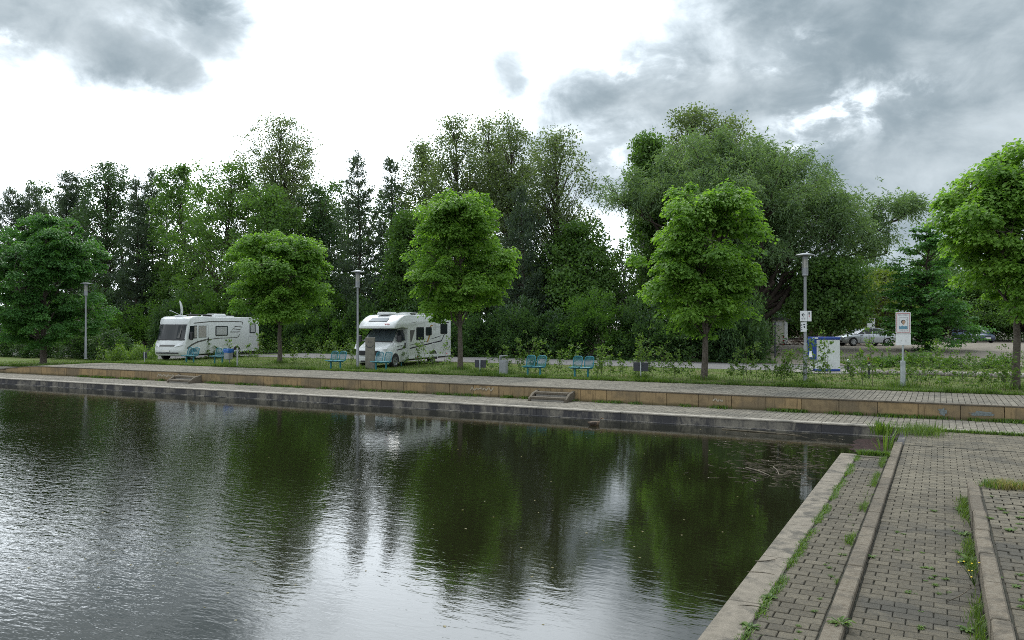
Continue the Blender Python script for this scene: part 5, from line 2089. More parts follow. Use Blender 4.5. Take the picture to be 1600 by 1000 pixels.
def hymer():
    # ---------------------------------------------------------- flat fronted motorhome
    L, W = 7.1, 1.14
    S = -1
    t = thing('motorhome', 'white flat fronted motorhome with a raised satellite dish and a grey wing stripe', 'motorhome')
    b = MB()
    prof = [(7.1, .45), (7.1, 2.62), (7.0, 2.76), (1.5, 2.80), (1.0, 2.78), (.66, 2.66), (.56, 2.45), (.55, 2.30), (.22, 1.30), (.10, 1.10), (.02, .85), (-.02, .60), (.02, .40), (.10, .32)]
    shell(b, prof, W, lambda x, y: .30 * y ** 4 * max(0, 1 - x / 1.3), .10)
    b.build('body', 'white_paint', t, sm=38)
    bu = lambda y, x: .30 * abs(y) ** 4 * max(0, 1 - x / 1.3)
    b = MB()
    b.plate(lambda a, c: ((.245 + c * .275) + bu((2 * a - 1) * .90, .245 + c * .275) - .02, (2 * a - 1) * W * (.92 - .02 * c), 1.36 + c * .87), 12, 6)
    b.build('windscreen', 'car_glass', t)
    b = MB()
    b.plate(lambda a, c: ((.215 + c * .03) + bu((2 * a - 1) * .92, .22) - .014, (2 * a - 1) * W * .94, 1.28 + c * .085), 12, 1)
    b.plate(lambda a, c: ((.515 + c * .03) + bu((2 * a - 1) * .92, .53) - .016, (2 * a - 1) * W * .93, 2.225 + c * .06), 12, 1)
    b.build('windscreen_seal', 'black_trim', t)
    cu = MB()
    cu.plate(lambda a, c: ((.30 + c * .27) + bu(-.5 + a * .25, .3) - .045 + .012 * math.sin(a * 30), (-.35 - a * .35) * W, 1.42 + c * .76), 14, 2)
    cu.build('folded_blind', 'stripe_grey', t)
    for s in (-1, 1):
        hl = MB()
        for (o, k) in ((0, 1),):
            hl.plate(lambda a, c: (.03 + .10 * c + bu(.55 + .38 * a, .08) - .045 + .02 * a, s * W * (.52 + .40 * a), .86 + .12 * a + c * (.10 + .14 * a)), 5, 4)
        hl.build('headlight', 'headlamp', t)
    gr = MB()
    gr.plate(lambda a, c: (.035 + .05 * c + bu((2 * a - 1) * .5, .05) - .018, (2 * a - 1) * W * .5, .90 + c * .10), 8, 1)
    gr.build('grille', 'stripe_grey', t)
    it = MB()
    it.plate(lambda a, c: (-.005 + bu((2 * a - 1) * .75, .0) - .022, (2 * a - 1) * W * .76, .44 + c * .08), 10, 1)
    it.build('air_intake', 'black_trim', t)
    pl = MB()
    pl.box((-.045, 0, .62), (.015, .52, .11))
    pl.build('number_plate', 'plate', t)
    # side windows at the cab
    side_plate('cab_window', [(.66, 1.36), (.80, 2.18), (1.42, 2.22), (1.42, 1.40)], W, S, -.03, .006, 'camper_window', t)
    w2 = side_plate('cab_window', [(1.60, 1.44), (1.60, 2.20), (2.34, 2.20), (2.34, 1.44)], W, S, -.02, .006, 'camper_window', t)
    bb = MB()
    for k in range(11):
        bb.box((1.66 + k * .062, S * (W + .008), 1.82), (.05, .008, .72))
    bb.build('curtain', 'curtain', w2)
    bb = MB()
    for k in range(4):
        bb.box((1.22 + k * .05, S * (W + .008), 1.80), (.042, .006, .70))
    bb.build('curtain', 'curtain', t)
    hatch('cab_door', t, 1.52, 2.52, .55, 2.26, W, S)
    mr = MB()
    mr.box((.72, S * (W + .20), 1.55), (.16, .14, .52))
    mr.box((.74, S * (W + .07), 1.36), (.06, .24, .06))
    mr.build('wing_mirror', 'black_trim', t, .04, 2)
    bus_window(t, 3.10, 4.16, 1.52, 2.18, W, S, curtain=True)
    bus_window(t, 6.15, 6.72, 1.66, 2.34, W, S, curtain=True)
    hatch('locker_door', t, 6.05, 6.88, .55, 1.42, W, S)
    hatch('service_flap', t, 3.65, 4.15, .52, .86, W, S)
    # stripe: roof line curving round into a wing, and the lower sweep
    for pts, wd in ((([(1.15, 2.36), (2.6, 2.46), (4.9, 2.47), (5.45, 2.45), (5.52, 2.38), (5.46, 2.28)]), .06),
                    (([(.55, .78), (.95, .98), (1.5, 1.16), (2.3, 1.28)]), .10), (([(2.3, 1.28), (3.4, 1.36), (4.95, 1.37), (5.08, 1.42), (5.22, 1.58)]), .05),
                    (([(4.78, 2.14), (5.40, 2.10)]), .055), (([(4.62, 1.98), (5.28, 1.92)]), .055), (([(4.40, 1.76), (5.20, 1.76)]), .055),
                    (([(5.40, 2.12), (5.33, 1.98)]), .02), (([(4.80, 2.15), (4.70, 2.02)]), .02), (([(4.64, 1.98), (4.42, 1.76)]), .02), (([(5.30, 1.92), (5.22, 1.78)]), .02)):
        bb = MB()
        for q in stroke_poly(pts, wd):
            bb.prism(q, S * (W - .004), S * (W + .003))
        bb.build('stripe', 'stripe_grey', t)
    bb = MB()
    for k in range(6):
        bb.box((4.0 + k * .09, S * (W + .002), 1.10), (.05, .006, .035 if k % 2 else .05))
    bb.build('lettering', 'stripe_grey', t)
    side_plate('rear_lamp', rrect(6.98, 7.06, .70, .92, .02), W, S, -.02, .012, 'red_lens', t)
    sk = MB()
    sk.box((3.9, S * (W - .03), .47), (5.9, .07, .16))
    sk.build('skirt', 'white_trim', t, .02)
    dk = MB()
    dk.box((2.50, S * (W + .012), 1.30), (.08, .03, .26))
    dk.build('door_handle', 'black_trim', t, .01)
    for x, rx in ((1.08, .44), (4.95, .46)):
        arch(t, x, S * W, rx, S)
        for s in (-1, 1):
            wheel(t, x, s * (W - .17), .345, .22, s)
    ch = MB()
    ch.box((3.6, 0, .40), (6.4, 1.8, .24))
    ch.build('chassis', 'black_trim', t)
    # roof gear
    bb = MB()
    bb.box((1.28, .0, 2.83), (.55, .5, .09))
    bb.build('dish_base', 'white_trim', t, .03, 2)
    dish = MB()
    Md = Matrix.Translation((1.38, 0, 3.36)) @ Matrix.Rotation(R(125), 4, 'Z') @ Matrix.Rotation(R(99), 4, 'Y')
    dish.lathe([(.001, -.07), (.2, -.055), (.36, -.02), (.47, .03), (.47, .04), (.36, -.005), (.2, -.04), (.001, -.055)], 28, Md)
    d_ = dish.build('satellite_dish', 'white_paint', t, sm=35)
    arm = MB()
    arm.tube([(1.3, 0, 2.86), (1.2, .25, 3.0), (1.06, .55, 3.16)], .018, 6)
    arm.box((1.04, .58, 3.17), (.1, .08, .08))
    arm.tube([(1.3, 0, 2.86), (1.33, 0, 3.3)], .03, 6)
    arm.build('feed_arm', 'galv', d_)
    so = MB()
    so.box((2.75, -.25, 2.93), (1.5, .8, .035))
    for x in (2.15, 3.35):
        so.box((x, -.25, 2.86), (.05, .7, .12))
    so.build('solar_panel', 'stripe_grey', t, .004)
    ac = MB()
    ac.box((4.35, 0, 2.89), (1.15, .85, .22), top=.8)
    ac.build('roof_air_conditioner', 'white_trim', t, .05, 2)
    hh = MB()
    hh.box((3.75, .2, 2.84), (.5, .5, .1), top=.9)
    hh.box((5.4, 0, 2.83), (.6, .6, .08), top=.9)
    hh.build('roof_hatch', 'white_trim', t, .02)
    return t


MH1 = hymer()


def stretch(t, x0, k):
    """lengthen the living part behind x0"""
    f = lambda x: x if x < x0 else x0 + (x - x0) * k
    def walk(o):
        for ch in o.children:
            nm = ch.name.split('.')[0]
            if nm == 'wheel':
                ch.location.x = f(ch.location.x)
                continue
            if ch.type == 'MESH':
                xs = [v.co.x for v in ch.data.vertices]
                if nm in ('wheel_well', 'arch_lip'):
                    c = (min(xs) + max(xs)) / 2
                    ch.data.transform(Matrix.Translation((f(c) - c, 0, 0)))
                else:
                    for v in ch.data.vertices:
                        v.co.x = f(v.co.x)
            walk(ch)
    walk(t)


stretch(MH1, 2.4, 1.2)
stretch(MH2, 2.4, 1.16)


def seat_vehicle(t, px, py, xl, yl, rz, z=0.0):
    """stand the vehicle so that its local ground point (xl, yl) is at a pixel's ground point"""
    a = Vector((*G(px, py, z), z))
    t.rotation_euler = (0, 0, rz)
    t.location = a - Matrix.Rotation(rz, 3, 'Z') @ Vector((xl, yl, 0))


seat_vehicle(MH2, 677, 568.5, 2.4 + 2.45 * 1.16, -1.1, R(97))
seat_vehicle(MH1, 369, 558.5, 2.4 + 2.55 * 1.2, -1.1, R(100))


def sedan(name, label, cat, paint, L=4.52, wagon=False):
    t = thing(name, label, cat)
    k = L / 4.52
    b = MB()
    st = [(0.0, .38, .60, .55, .50), (.06, .24, .70, .72, .64), (.25, .20, .76, .82, .72), (.8, .19, .85, .88, .78), (1.35, .19, .93, .90, .80), (2.2, .19, .95, .905, .82), (3.2, .19, .97, .905, .82),
          (3.9, .20, 1.0, .89, .78), (4.3, .24, .98, .84, .72), (4.47, .34, .90, .74, .64), (4.52, .42, .80, .66, .58)]
    rr = []
    for (x, zb, zt, w, wt) in st:
        zm = zb + (zt - zb) * .62
        half = [(w * .86, zb), (w * .97, zb + .08), (w, zm), (w * .985, zm + (zt - zm) * .55), (wt, zt - .015), (0, zt + .015)]
        rr.append([(x * k, -y, z) for y, z in half] + [(x * k, y, z) for y, z in reversed(half[:-1])])
    b.rings(rr)
    b.build('body', paint, t, sm=40)
    # glasshouse
    gb = [(1.18, .93, .93, .78, .76), (1.95, .93, 1.37, .80, .60), (2.4, .94, 1.405, .80, .59), (3.0, .95, 1.395, .79, .58), (3.45, .97, 1.28, .77, .60), (4.02, 1.0, 1.01, .72, .68)]
    if wagon:
        gb = [(.95, .93, .93, .78, .76), (1.75, .93, 1.45, .80, .62), (2.4, .94, 1.52, .80, .62), (3.4, .95, 1.50, .79, .61), (4.0, .97, 1.42, .77, .60), (4.35, 1.0, 1.02, .72, .68)]
    rr = []
    for (x, zb, zt, w, wt) in gb:
        half = [(w, zb), (w * .6 + wt * .4, zb + (zt - zb) * .45), (wt + .02, zt - .035), (wt - .07, zt), (0, zt + .01)]
        rr.append([(x * k, -y, z) for y, z in half] + [(x * k, y, z) for y, z in reversed(half[:-1])])
    b = MB()
    b.rings(rr)
    gh = b.build('windows', 'car_glass', t, sm=30)
    # roof skin and pillars
    b = MB()
    rf = [g for g in gb[1:-1]]
    b.plate(lambda a, c: (np.interp(c, [0, .35, .75, 1], [g[0] * k for g in rf]), (2 * a - 1) * (np.interp(c, [0, .35, .75, 1], [g[4] for g in rf]) + .005) * (1 - .03 * 0),
                          np.interp(c, [0, .35, .75, 1], [g[2] for g in rf]) + .022 - .05 * abs(2 * a - 1) ** 6), 10, 9)
    b.build('roof', paint, t, sm=60)
    for s in (-1, 1):
        b = MB()
        P = [Vector((g[0] * k, s * (g[4] + .012), g[2] - .02)) for g in gb]
        P[0] = Vector((gb[0][0] * k, s * .79, .94))
        P[-1] = Vector((gb[-1][0] * k, s * .74, 1.0))
        b.tube(P, [.04, .03, .026, .03, .06, .08], 6)
        b.tube([(2.42 * k, s * .82, .94), (2.52 * k, s * .61, gb[2][2] - .02)], .032, 6)
        b.tube([(3.35 * k, s * .81, .96), (3.5 * k, s * .63, gb[4][2] - .02)], .04, 6)
        b.build('pillars', paint, t, sm=50)
        m = MB()
        m.box((1.62 * k, s * .98, .98), (.16, .2, .13))
        m.build('wing_mirror', paint, t, .03, 2)
        h = MB()
        h.plate(lambda a, c: (.07 + a * .30, s * (.62 + .24 * a ** .7), .58 + .06 * a + c * (.09 + .03 * a)), 4, 2)
        h.build('headlight', 'headlamp', t)
        h = MB()
        h.plate(lambda a, c: (4.22 * k + a * .27, s * (.855 - .16 * a), .72 + c * .14), 4, 2)
        h.build('tail_light', 'red_lens', t)
        hd = MB()
        for x in (2.25, 3.25):
            hd.box((x * k, s * .912, .80), (.2, .02, .03))
        hd.build('door_handle', paint, t, .006)
        sm_ = MB()
        for q in (1.42, 2.47, 3.38):
            sm_.box((q * k, s * .898, .60), (.012, .02, .62))
        sm_.build('door_seam', 'black_trim', t)
        for x in (.82, 3.62):
            arch(t, x * k, s * .885, .35, s, lip=False)
            wheel(t, x * k, s * .80, .315, .2, s, spokes=10)
    g = MB()
    g.box((.04, 0, .60), (.08, .62, .12))
    g.build('grille', 'black_trim', t, .02)
    g = MB()
    g.box((.03, 0, .34), (.10, 1.1, .10))
    g.build('air_intake', 'black_trim', t, .02)
    p = MB()
    p.box((-.01, 0, .45), (.02, .50, .11))
    p.build('number_plate', 'plate', t)
    return t


car1 = sedan('parked_car', 'silver saloon car parked side on at the parking entrance', 'car', 'silver_paint')
a = at(1351, 64.0)
zc = lawn_h(*a) + .05
car1.rotation_euler = (0, 0, R(28 + 7))
car1.location = Vector((*a, zc)) - Matrix.Rotation(R(35), 3, 'Z') @ Vector((2.26, 0, 0))
car2 = sedan('parked_car', 'dark blue car half hidden behind the tiered maple', 'car', 'navy_paint', 4.1, True)
a = at(1521, 74.0)
rz = R(123)
car2.rotation_euler = (0, 0, rz)
car2.location = Vector((*a, lawn_h(*a) + .05)) - Matrix.Rotation(rz, 3, 'Z') @ Vector((2.0, 0, 0))


# ================================================================== STREET FURNITURE
def lamp(px, py, label):
    u, v = G(px, py)
    t = thing('street_lamp', label, 'street lamp', (u, v, 0), 0, 'street lamps along the promenade')
    b = MB()
    b.lathe([(.075, 0), (.075, 1.45), (.055, 1.5), (.055, 4.15), (.06, 4.2)], 14)
    b.build('post', 'steel', t, sm=40)
    b = MB()
    b.lathe([(.07, 4.16), (.115, 4.20), (.115, 4.26), (.10, 4.28)], 18)
    b.lathe([(.115, 4.26), (.115, 4.50)], 18)
    b.lathe([(.115, 4.84), (.115, 4.9), (.10, 4.96)], 18)
    for k in range(6):
        a = k * math.pi / 3
        b.tube([(.112 * math.cos(a), .112 * math.sin(a), 4.25), (.112 * math.cos(a), .112 * math.sin(a), 4.9)], .007, 5)
    hs = b.build('lantern_cage', 'steel', t, sm=40)
    b = MB()
    b.lathe([(.098, 4.28), (.098, 4.88)], 18)
    b.build('glass', 'lamp_glass', hs, sm=40)
    b = MB()
    b.lathe([(.10, 4.95), (.35, 4.975), (.355, 4.99), (.34, 5.005), (.12, 5.06), (.001, 5.07)], 28)
    b.build('disc_hood', 'steel', t, sm=30)
    b = MB()
    b.lathe([(.11, -.01), (.11, .03), (.08, .045)], 14)
    b.build('base_collar', 'steel', t)
    return t


lamp(134, 560.5, 'street lamp with disc hood beside the dark round crowned maple')
lamp(559, 577, 'street lamp with disc hood between the smallest maple and the smiling stone')
lamp(1258, 600.5, 'street lamp with two white signs on its post beside the blue and white service box')


def bench_mesh():
    parts = {}
    fr = MB()
    fr.box((0, .02, .40), (1.02, .07, .05))
    parts['beam'] = fr.mesh('beam', 'teal', .006)
    lg = MB()
    lg.box((0, 0, .19), (.07, .07, .40))
    lg.box((0, 0, .008), (.16, .12, .014))
    parts['leg'] = lg.mesh('leg', 'teal', .005)
    st = MB()
    st.box((0, -.02, .445), (.46, .44, .035))
    parts['seat'] = st.mesh('seat', 'teal', .014, 2)
    bk = MB()
    # rounded frame and wire mesh, leaning back
    def P(x, h):
        return Vector((x, .19 + h * .14, .45 + h * .46))
    pts = [P(-.20, 0), P(-.215, .5), P(-.20, .88), P(-.14, .99), P(0, 1.0), P(.14, .99), P(.20, .88), P(.215, .5), P(.20, 0)]
    bk.tube(pts, .022, 6)
    parts['back_frame'] = bk.mesh('back_frame', 'teal', 0, 1, 50)
    wr = MB()
    for k in range(9):
        x = -.17 + k * .0425
        wr.tube([P(x, .02), P(x, .95)], .0062, 4, caps=False)
    for k in range(9):
        h = .06 + k * .105
        wr.tube([P(-.205, h), P(.205, h)], .0062, 4, caps=False)
    parts['wire_mesh'] = wr.mesh('wire_mesh', 'teal')
    return parts


BEN = bench_mesh()


def bench(px, py, label, rz=0.0):
    u, v = G(px, py)
    t = thing('bench', label, 'bench', (u, v, lawn_h(u, v)), rz, 'teal double seat benches')
    link('beam', BEN['beam'], t)
    for x in (-.31, .31):
        link('leg', BEN['leg'], t, (x, .02, 0))
    for x in (-.27, .27):
        s = link('seat', BEN['seat'], t, (x, 0, 0))
        f = link('back_frame', BEN['back_frame'], t, (x, 0, 0))
        link('wire_mesh', BEN['wire_mesh'], f)


bench(296.5, 567, 'teal wire backed double seat in front of the flat fronted motorhome, nearer its headlights')
bench(341, 568.5, 'teal wire backed double seat right beside the bin with the blue bag')
bench(524, 577, 'teal wire backed double seat beside the second lamp, away from the smiling stone')
bench(595, 579, 'teal wire backed double seat between the smiling stone and the motorhome with the sloping nose')
bench(834, 588, 'teal wire backed double seat nearest the steel litter bin')
bench(908, 590, 'teal wire backed double seat nearest the dark lawn sign, with no motorhome behind')
# lone low teal seat by the motorhome
u, v = G(627, 572.5)
t = thing('low_seat', 'lone teal seat half hidden by saplings at the side of the motorhome', 'seat', (u, v, 0), R(50))
link('leg', BEN['leg'], t, (0, 0, -.13))
link('seat', BEN['seat'], t, (0, 0, -.14))
f_ = link('back_frame', BEN['back_frame'], t, (0, 0, -.26))
link('wire_mesh', BEN['wire_mesh'], f_)


def bins():
    u, v = G(357, 571)
    t = thing('litter_bin', 'grey litter bin on a post lined with a bright blue bag', 'litter bin', (u, v, lawn_h(u, v)))
    b = MB()
    b.box((0, 0, .60), (.36, .32, .52), top=1.06)
    b.build('container', 'bin_grey', t, .02, 2)
    b = MB()
    b.tube([(0, .08, 0), (0, .08, .5)], .04, 10)
    b.build('post', 'steel', t)
    b = MB()
    rng = random.Random(4)
    n = 16
    rr = []
    for z, k in ((.72, 1.04), (.80, 1.10), (.90, 1.12), (.94, 1.0), (.86, .85)):
        ring = []
        for i in range(n):
            a = i * 2 * math.pi / n
            c, s = math.cos(a), math.sin(a)
            m = max(abs(c) / .2, abs(s) / .18)
            ring.append((c / m * k + rng.uniform(-.012, .012), s / m * k + rng.uniform(-.012, .012), z + rng.uniform(-.02, .02)))
        rr.append(ring)
    b.rings(rr, caps=False)
    b.build('blue_bag', 'bag_blue', t, sm=60)
    u, v = G(787, 586)
    t = thing('litter_bin', 'grey steel litter bin with a curved rain hood on the promenade edge', 'litter bin', (u, v, 0), R(12))
    t.scale = (.86, .86, .86)
    b = MB()
    b.box((0, 0, .42), (.40, .34, .74))
    b.build('container', 'bin_grey', t, .02, 2)
    b = MB()
    b.box((0, -.175, .42), (.30, .012, .60))
    b.box((0, -.184, .66), (.06, .012, .03))
    b.build('door', 'bin_grey', t, .004)
    b = MB()
    b.prism([(-.20, .79), (-.20, 1.02), (-.17, 1.05), (.20, 1.05), (.20, 1.02), (-.14, .97), (-.15, .79)], -.16, .16)
    b.build('rain_hood', 'bin_grey', t, .006)
    b = MB()
    b.box((0, 0, .025), (.3, .26, .05))
    b.build('foot', 'black_trim', t)
    # bin on a post beside the first bin: plain steel post
    u, v = G(371, 572)
    b = MB()
    b.lathe([(.045, 0), (.045, .98), (.03, 1.0)], 12)
    b.lathe([(.06, .0), (.06, .04)], 12)
    o = b.build('bollard', 'steel', None, loc=(u, v, lawn_h(u, v)), sm=40)
    tag(o, 'plain grey steel post standing beside the bin with the blue bag', 'post')


bins()


def dark_board(px, py, wd, h, label, ptop, rz=0.0):
    u, v = G(px, py)
    t = thing('lawn_sign', label, 'sign', (u, v, lawn_h(u, v)), rz, None)
    b = MB()
    b.box((0, .03, ptop - h / 2), (wd, .03, h))
    b.build('board', 'board_dark', t, .006)
    b = MB()
    b.tube([(0, 0, 0), (0, 0, ptop + .02)], .03, 10)
    b.build('post', 'galv', t)
    b = MB()
    b.box((0, .008, ptop - h * .3), (wd * .4, .02, .02))
    b.box((0, .008, ptop - h * .7), (wd * .4, .02, .02))
    b.build('bracket', 'board_dark', t)


dark_board(750, 583, .60, .36, 'dark low sign board seen from behind beside the steel litter bin', .62)
dark_board(1001, 592, .66, .38, 'dark low sign board seen from behind among the saplings', .70)
dark_board(226, 566, .34, .36, 'small dark box sign on a short post beside the flat fronted motorhome', .60)


def smiling_stone():
    u, v = G(578.5, 577)
    t = thing('stone_stele', 'upright grey brown stone slab with a smiling face drawn on it', 'stone slab', (u, v, 0), R(22))
    b = MB()
    b.box((0, 0, .80), (.47, .20, 1.66))
    b.build('slab', 'pillar_stone', t, .012)
    f = MB()
    y = -.1025
    for x in (-.06, .07):
        f.lathe([(.032, -.001), (.032, .002)], 12, Matrix.Translation((x, y, 1.40)) @ Matrix.Rotation(R(90), 4, 'X'))
    pts = [(.19 * math.sin(R(a)), -.19 * math.cos(R(a)) + 1.30) for a in range(-72, 73, 12)]
    for q in stroke_poly(pts, .036):
        f.prism(q, y - .002, y + .001)
    for s in (-1, 1):
        for q in stroke_poly([(s * .155, 1.245), (s * .205, 1.262)], .02):
            f.prism(q, y - .002, y + .001)
    f.build('painted_face', 'sign_ink', t)


smiling_stone()


def lamp_signs():
    D = F * HC / (600.5 - 505)
    u, v = at(1258, D)
    rz = R(24)

    def plate(name, label, dx, z, w, h):
        t = thing(name, label, 'sign', (u, v, z), rz)
        b = MB()
        b.box((dx, -.085, 0), (w, .012, h))
        b.build('plate', 'sign_white', t, .003)
        b = MB()
        b.box((0, -.072, h * .25), (.13, .02, .03))
        b.box((0, -.072, -h * .25), (.13, .02, .03))
        b.build('clamp', 'galv', t)
        return t
    y0, y1 = -.0925, -.0935
    t = plate('direction_sign', 'white square sign with an arrow on the lamp post, upper of the two', -.0, ZT(494, D), .43, .40)
    b = MB()
    for pts in ([(-.15, .05), (-.03, .05)], [(-.15, .05), (-.09, .11)], [(-.15, .05), (-.09, -.01)]):
        for q in stroke_poly(pts, .028):
            b.prism(q, y0, y1)
    b.prism([(.055, -.2), (.062, -.2), (.062, .2), (.055, .2)], y0, y1)
    # small bicycle below the arrow
    for cx in (-.13, -.05):
        ring = [(cx + .028 * math.cos(R(a)), -.10 + .028 * math.sin(R(a))) for a in range(0, 361, 40)]
        for q in stroke_poly(ring, .007):
            b.prism(q, y0, y1)
    for q in stroke_poly([(-.13, -.10), (-.10, -.06), (-.06, -.06), (-.05, -.10)], .008):
        b.prism(q, y0, y1)
    b.prism([(.10, .06), (.15, .06), (.15, .15), (.10, .15)], y0, y1)
    b.build('print', 'sign_ink', t)
    b = MB()
    b.prism([(.11, -.04), (.145, -.04), (.145, .03), (.11, .03)], y0, y1)
    b.build('red_mark', 'sign_red', t)
    t = plate('tall_sign', 'smaller white upright sign below the arrow sign on the lamp post', -.08, ZT(511, D), .22, .36)
    b = MB()
    for (x, z, w_, h_) in ((-.15, .08, .035, .06), (-.15, -.02, .035, .05), (-.15, -.1, .035, .05), (-.06, .10, .08, .05), (-.05, .0, .05, .08)):
        b.prism([(x - w_ / 2, z - h_ / 2), (x + w_ / 2, z - h_ / 2), (x + w_ / 2, z + h_ / 2), (x - w_ / 2, z + h_ / 2)], y0, y1)
    for q in stroke_poly([(-.10, .03), (-.03, .03)], .012):
        b.prism(q, y0, y1)
    b.build('print', 'sign_ink', t)


lamp_signs()


def notice_board():
    u, v = G(1410.5, 606)
    t = thing('notice_board', 'white notice with a dull red border and a small picture, on a steel post', 'sign', (u, v, 0), R(20))
    b = MB()
    b.lathe([(.055, 0), (.055, .95), (.035, .97), (.035, 2.82)], 12)
    b.build('post', 'galv', t, sm=40)
    b = MB()
    b.box((0, 0, .50), (.16, .13, .98))
    b.build('post_sleeve', 'galv', t, .02)
    b = MB()
    b.prism(rrect(-.26, .26, 1.98, 2.76, .03), -.06, -.045)
    pl = b.build('plate', 'sign_white', t)
    y0, y1 = -.0605, -.062
    b = MB()
    o = frame_lines(-.235, .235, 2.02, 2.73, .022)
    for q in o:
        b.prism(q, y0, y1)
    b.build('red_border', 'sign_red', pl)
    b = MB()
    for q in frame_lines(-.15, .15, 2.14, 2.58, .008):
        b.prism(q, y0, y1)
    # illegible title line and foot line
    for k in range(9):
        b.prism([(-.18 + k * .041, 2.645), (-.153 + k * .041, 2.645), (-.153 + k * .041, 2.675), (-.18 + k * .041, 2.675)], y0, y1)
    for k in range(8):
        b.prism([(-.16 + k * .041, 2.072), (-.135 + k * .041, 2.072), (-.135 + k * .041, 2.09), (-.16 + k * .041, 2.09)], y0, y1)
    hair = [(.0 + .078 * math.cos(R(a)), 2.41 + .078 * math.sin(R(a))) for a in range(0, 360, 24)]
    b.prism(hair, y0, y1)
    for q in stroke_poly([(.09, 2.52), (.13, 2.46)], .008):
        b.prism(q, y0, y1)
    b.build('print', 'sign_ink', pl)
    b = MB()
    b.prism([(.012 + .055 * math.cos(R(a)), 2.40 + .062 * math.sin(R(a))) for a in range(0, 360, 24)], y1, y1 - .001)
    b.prism([(-.02, 2.30), (.03, 2.30), (.03, 2.35), (-.02, 2.35)], y1, y1 - .001)
    b.build('face_print', 'skin_print', pl)
    b = MB()
    b.prism([(-.14, 2.15), (.14, 2.15), (.14, 2.24), (.09, 2.27), (.03, 2.24), (-.03, 2.28), (-.09, 2.24), (-.14, 2.26)], y0, y1)
    b.build('water_print', 'sign_blue', pl)
    b = MB()
    b.prism(rrect(-.26, .26, 1.56, 1.96, .01), -.06, -.045)
    p2 = b.build('lower_plate', 'sign_white', t)
    b = MB()
    for x in (-.07, .08):
        b.prism([(x - .02, 1.70), (x + .02, 1.70), (x + .02, 1.74), (x - .02, 1.74)], y0, y1)
    b.build('print', 'vent_grey', p2)
    b = MB()
    for z in (2.65, 2.1, 1.75):
        b.box((0, -.035, z), (.14, .03, .03))
    b.build('clamp', 'galv', t)


notice_board()


def service_box():
    D = 38.6
    u, v = at(1288, D)
    z0 = 0.02
    t = thing('service_station', 'white and blue waste disposal box for motorhomes on a round slab', 'service box', (u, v, z0), R(29))
    b = MB()
    b.lathe([(1.75, 0), (1.75, .05), (1.70, .06)], 36)
    b.build('slab', 'concrete', t)
    b = MB()
    b.box((.02, 0, .86), (1.12, .80, 1.40))
    b.build('cabinet', 'station_white', t, .015)
    b = MB()
    b.box((-.02, 0, 1.62), (1.26, .84, .13))
    b.build('blue_top', 'station_blue', t, .02)
    b = MB()
    b.box((.02, 0, .115), (1.16, .84, .10))
    b.build('blue_plinth', 'station_blue', t, .015)
    b = MB()
    b.box((-.60, -.02, 1.10), (.14, .80, 1.0))
    sp = b.build('service_panel', 'station_blue', t, .02)
    b = MB()
    b.box((-.68, -.05, .86), (.04, .44, .30), top=.55)
    b.build('drain_funnel', 'sign_white', sp, .01)
    b = MB()
    b.box((-.675, .05, 1.34), (.03, .20, .22))
    b.tube([(-.69, .05, 1.28), (-.74, .05, 1.24), (-.74, .05, 1.12)], .015, 6)
    b.build('control_unit', 'board_dark', sp, .005)
    b = MB()
    b.box((-.55, -.15, 1.63), (.16, .56, .06))
    b.box((-.655, -.30, 1.62), (.012, .12, .08))
    b.build('lamp_strip', 'sign_white', t, .006)
    b = MB()
    for k in range(12):
        b.box((-.46 + .018 * (k % 2), -.4035, 1.48 - k * .045), (.05 - .012 * (k % 3), .006, .022))
    b.build('lettering', 'vent_grey', t)
    b = MB()
    b.box((-.62, -.02, .32), (.03, .3, .42))
    b.build('lower_door', 'vent_grey', t, .006)


service_box()


def bollard(px, py, h, label, kind):
    u, v = G(px, py)
    t = thing('bollard', label, 'bollard', (u, v, lawn_h(u, v)))
    b = MB()
    b.lathe([(.05, 0), (.05, h * .8)], 12)
    b.build('post', 'board_dark', t)
    b = MB()
    b.lathe([(.052, h * .8), (.052, h * .96), (.03, h)], 12)
    b.build('cap', 'sign_white' if kind == 'w' else 'red_lens', t)
    b = MB()
    b.lathe([(.053, h * .62), (.053, h * .68)], 12, caps=False)
    b.build('band', 'sign_white' if kind != 'w' else 'vent_grey', t)


bollard(1325, 584, .68, 'short black bollard with a white top near the service box', 'w')
bollard(1357.5, 592, .92, 'black bollard with a red top among the saplings', 'r')


